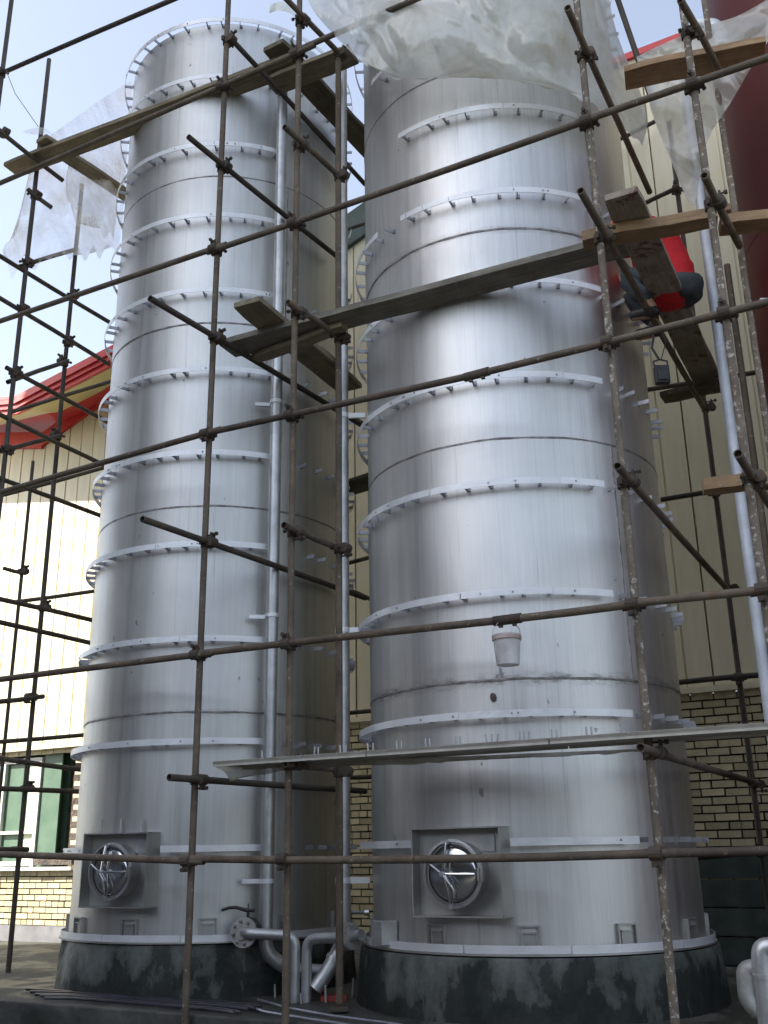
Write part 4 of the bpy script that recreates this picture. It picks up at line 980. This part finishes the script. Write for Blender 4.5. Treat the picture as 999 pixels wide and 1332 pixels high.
# tool bag hanging by a cord
tb = at(861, 488, 6.9)
t = thing('tool_bag', 'small black bag hanging by cords below the stained plank', 'bag', tb)
MB().box((0,0,0), (0.052,0,0), (0,0.03,0), (0,0,0.07)).box((0,-0.034,-0.015), (0.038,0,0), (0,0.008,0), (0,0,0.04)).obj('pouch', M_BLACK, t, bev=0.015)
MB().path([(0.045,0,0.06),(0.05,0,0.11),(0.0,0.01,0.13),(-0.05,0,0.11),(-0.045,0,0.06)], 0.007, 8).obj('handle', M_BLACK, t, True)
p = at(850, 440, 6.9)-tb; MB().path([(-0.01,0,0.13), (-0.05,0,0.22), tuple(p), tuple(p+Vector((-0.02,0,0.12)))], 0.009, 8).path([(0.01,0,0.13), (0.06,0.0,0.28), (0.02,0.02,0.42)], 0.004, 6).obj('cord', M_BLACK, t, True)
# black hoses / rods on the pad
def ground_pts(l, dz=0.02):
    return [hz(x, y, PZ+dz) for x, y in l]
M_CABLE = simple('black_cable', (0.02,0.02,0.024), (0.05,0.05,0.06), 9, 0.35, 0, 0.1)
M_ROD = simple('steel_rod', (0.35,0.36,0.4), (0.55,0.56,0.62), 9, 0.4, 0.7, 0.1)
t = thing('hose_bundle', 'bundle of thin black hoses lying along the pad edge at the lower left', 'hoses', hz(200,1300,PZ))
for k in range(5):
    l = [(34+k*6, 1288+k*3), (95, 1291+k*2.2), (160, 1295+k*2.6), (230, 1301+k*2.6), (290, 1304+k*3.0), (340-k*9, 1311+k*2)]
    MB().path([p-t.location+Z*0.01*random.random() for p in ground_pts(l)], 0.011, 8).obj('hose', M_CABLE, t, True)
for l, lab in (([(335,1300),(375,1311),(430,1321),(500,1330),(560,1340)], 'upper of two thin bright rods lying on the pad between the plinths'), ([(310,1305),(345,1316),(400,1325),(470,1336)], 'lower of two thin bright rods lying on the pad edge')):
    ps = ground_pts(l); o = MB().path([p-ps[0] for p in ps], 0.008, 8).obj('rod', M_ROD, None, True, ps[0]); tag(o, lab, 'rod', 'rods on the pad')
RB = ['rebar stub just left of the lower second scaffold pole', 'rebar stub between the second scaffold pole and the first drain pipe', 'tall rebar stub just left of the brown pole foot', 'rebar stub just right of the brown pole foot',
      'low rebar stub at the left foot of the right plinth', 'rebar stub before the left part of the right plinth', 'rebar stub at the bottom frame edge below the right manhole', 'rightmost rebar stub, at the bottom frame edge', 'rebar stub nearest the rods left of the second pole']
for k, (x, y, h) in enumerate(((358,1300,0.10),(392,1308,0.08),(424,1306,0.12),(458,1300,0.14),(480,1312,0.07),(532,1326,0.12),(572,1330,0.10),(618,1333,0.08),(368,1318,0.09))):
    p = hz(x, y, PZ-0.01); o = MB().path([(0,0,0),(random.uniform(-.01,.01),0,h)], 0.008, 6).obj('rebar_stub', M_FLANGE, None, True, p)
    tag(o, RB[k], 'rebar stub', 'rebar stubs on the pad')
def lump(name, label, cat, p, r, m):
    mb = MB(); n, k = 12, 8
    for j in range(k+1):
        t_ = pi*j/k
        for i in range(n):
            a = 2*pi*i/n; v = Vector((sin(t_)*cos(a)*r[0], sin(t_)*sin(a)*r[1], cos(t_)*r[2])); mb.v.append(tuple(v*(1+0.35*noise.noise(v*14+Vector((p.x,0,0))))))
    for j in range(k):
        for i in range(n): mb.f.append((j*n+i, j*n+(i+1) % n, (j+1)*n+(i+1) % n, (j+1)*n+i))
    return tag(mb.obj(name, m, None, True, p), label, cat)
lump('stone', 'grey lump of rubble on the pad before the left plinth', 'stone', hz(140,1284,PZ)+Z*0.03, (0.075,0.05,0.04), M_PLINTH)
lump('mortar_lump', 'dull lump of mortar on the pad between the two plinths', 'rubble', hz(414,1292,PZ)+Z*0.03, (0.05,0.05,0.05), M_DIRTY)
o = MB().box((0,0,0), (0.09,0.01,0), (-0.005,0.05,0), (0,0,0.018)).obj('red_block', simple('red_paint_chip', (0.22,0.02,0.02), (0.3,0.05,0.04), 9, 0.7), None, False, hz(434,1302,PZ)+Z*0.02)
tag(o, 'small red painted block by the foot of the brown pole', 'block')
lf = MB().add([(0,0,0),(0.04,0.012,0.006),(0.075,0,0.0),(0.04,-0.016,0.008),(0.02,0.03,0.0),(0.02,-0.032,0.004)], [(0,3,1),(1,3,2),(0,1,4),(0,5,3)]).obj('leaf', M_LEAF, None, False, at(862,1318,6.2))
lf.location = hz(862, 1322, PZ+0.01); tag(lf, 'small yellow leaf on the pad in front of the right plinth', 'leaf')
lump('mud_splat', 'little dried mud clod stuck on the right tank below the bucket', 'mud', Vector((0,0,0)), (0.022,0.012,0.03), M_DIRTY).location = at(641, 907, 6.83)
print('objects', len(bpy.data.objects))
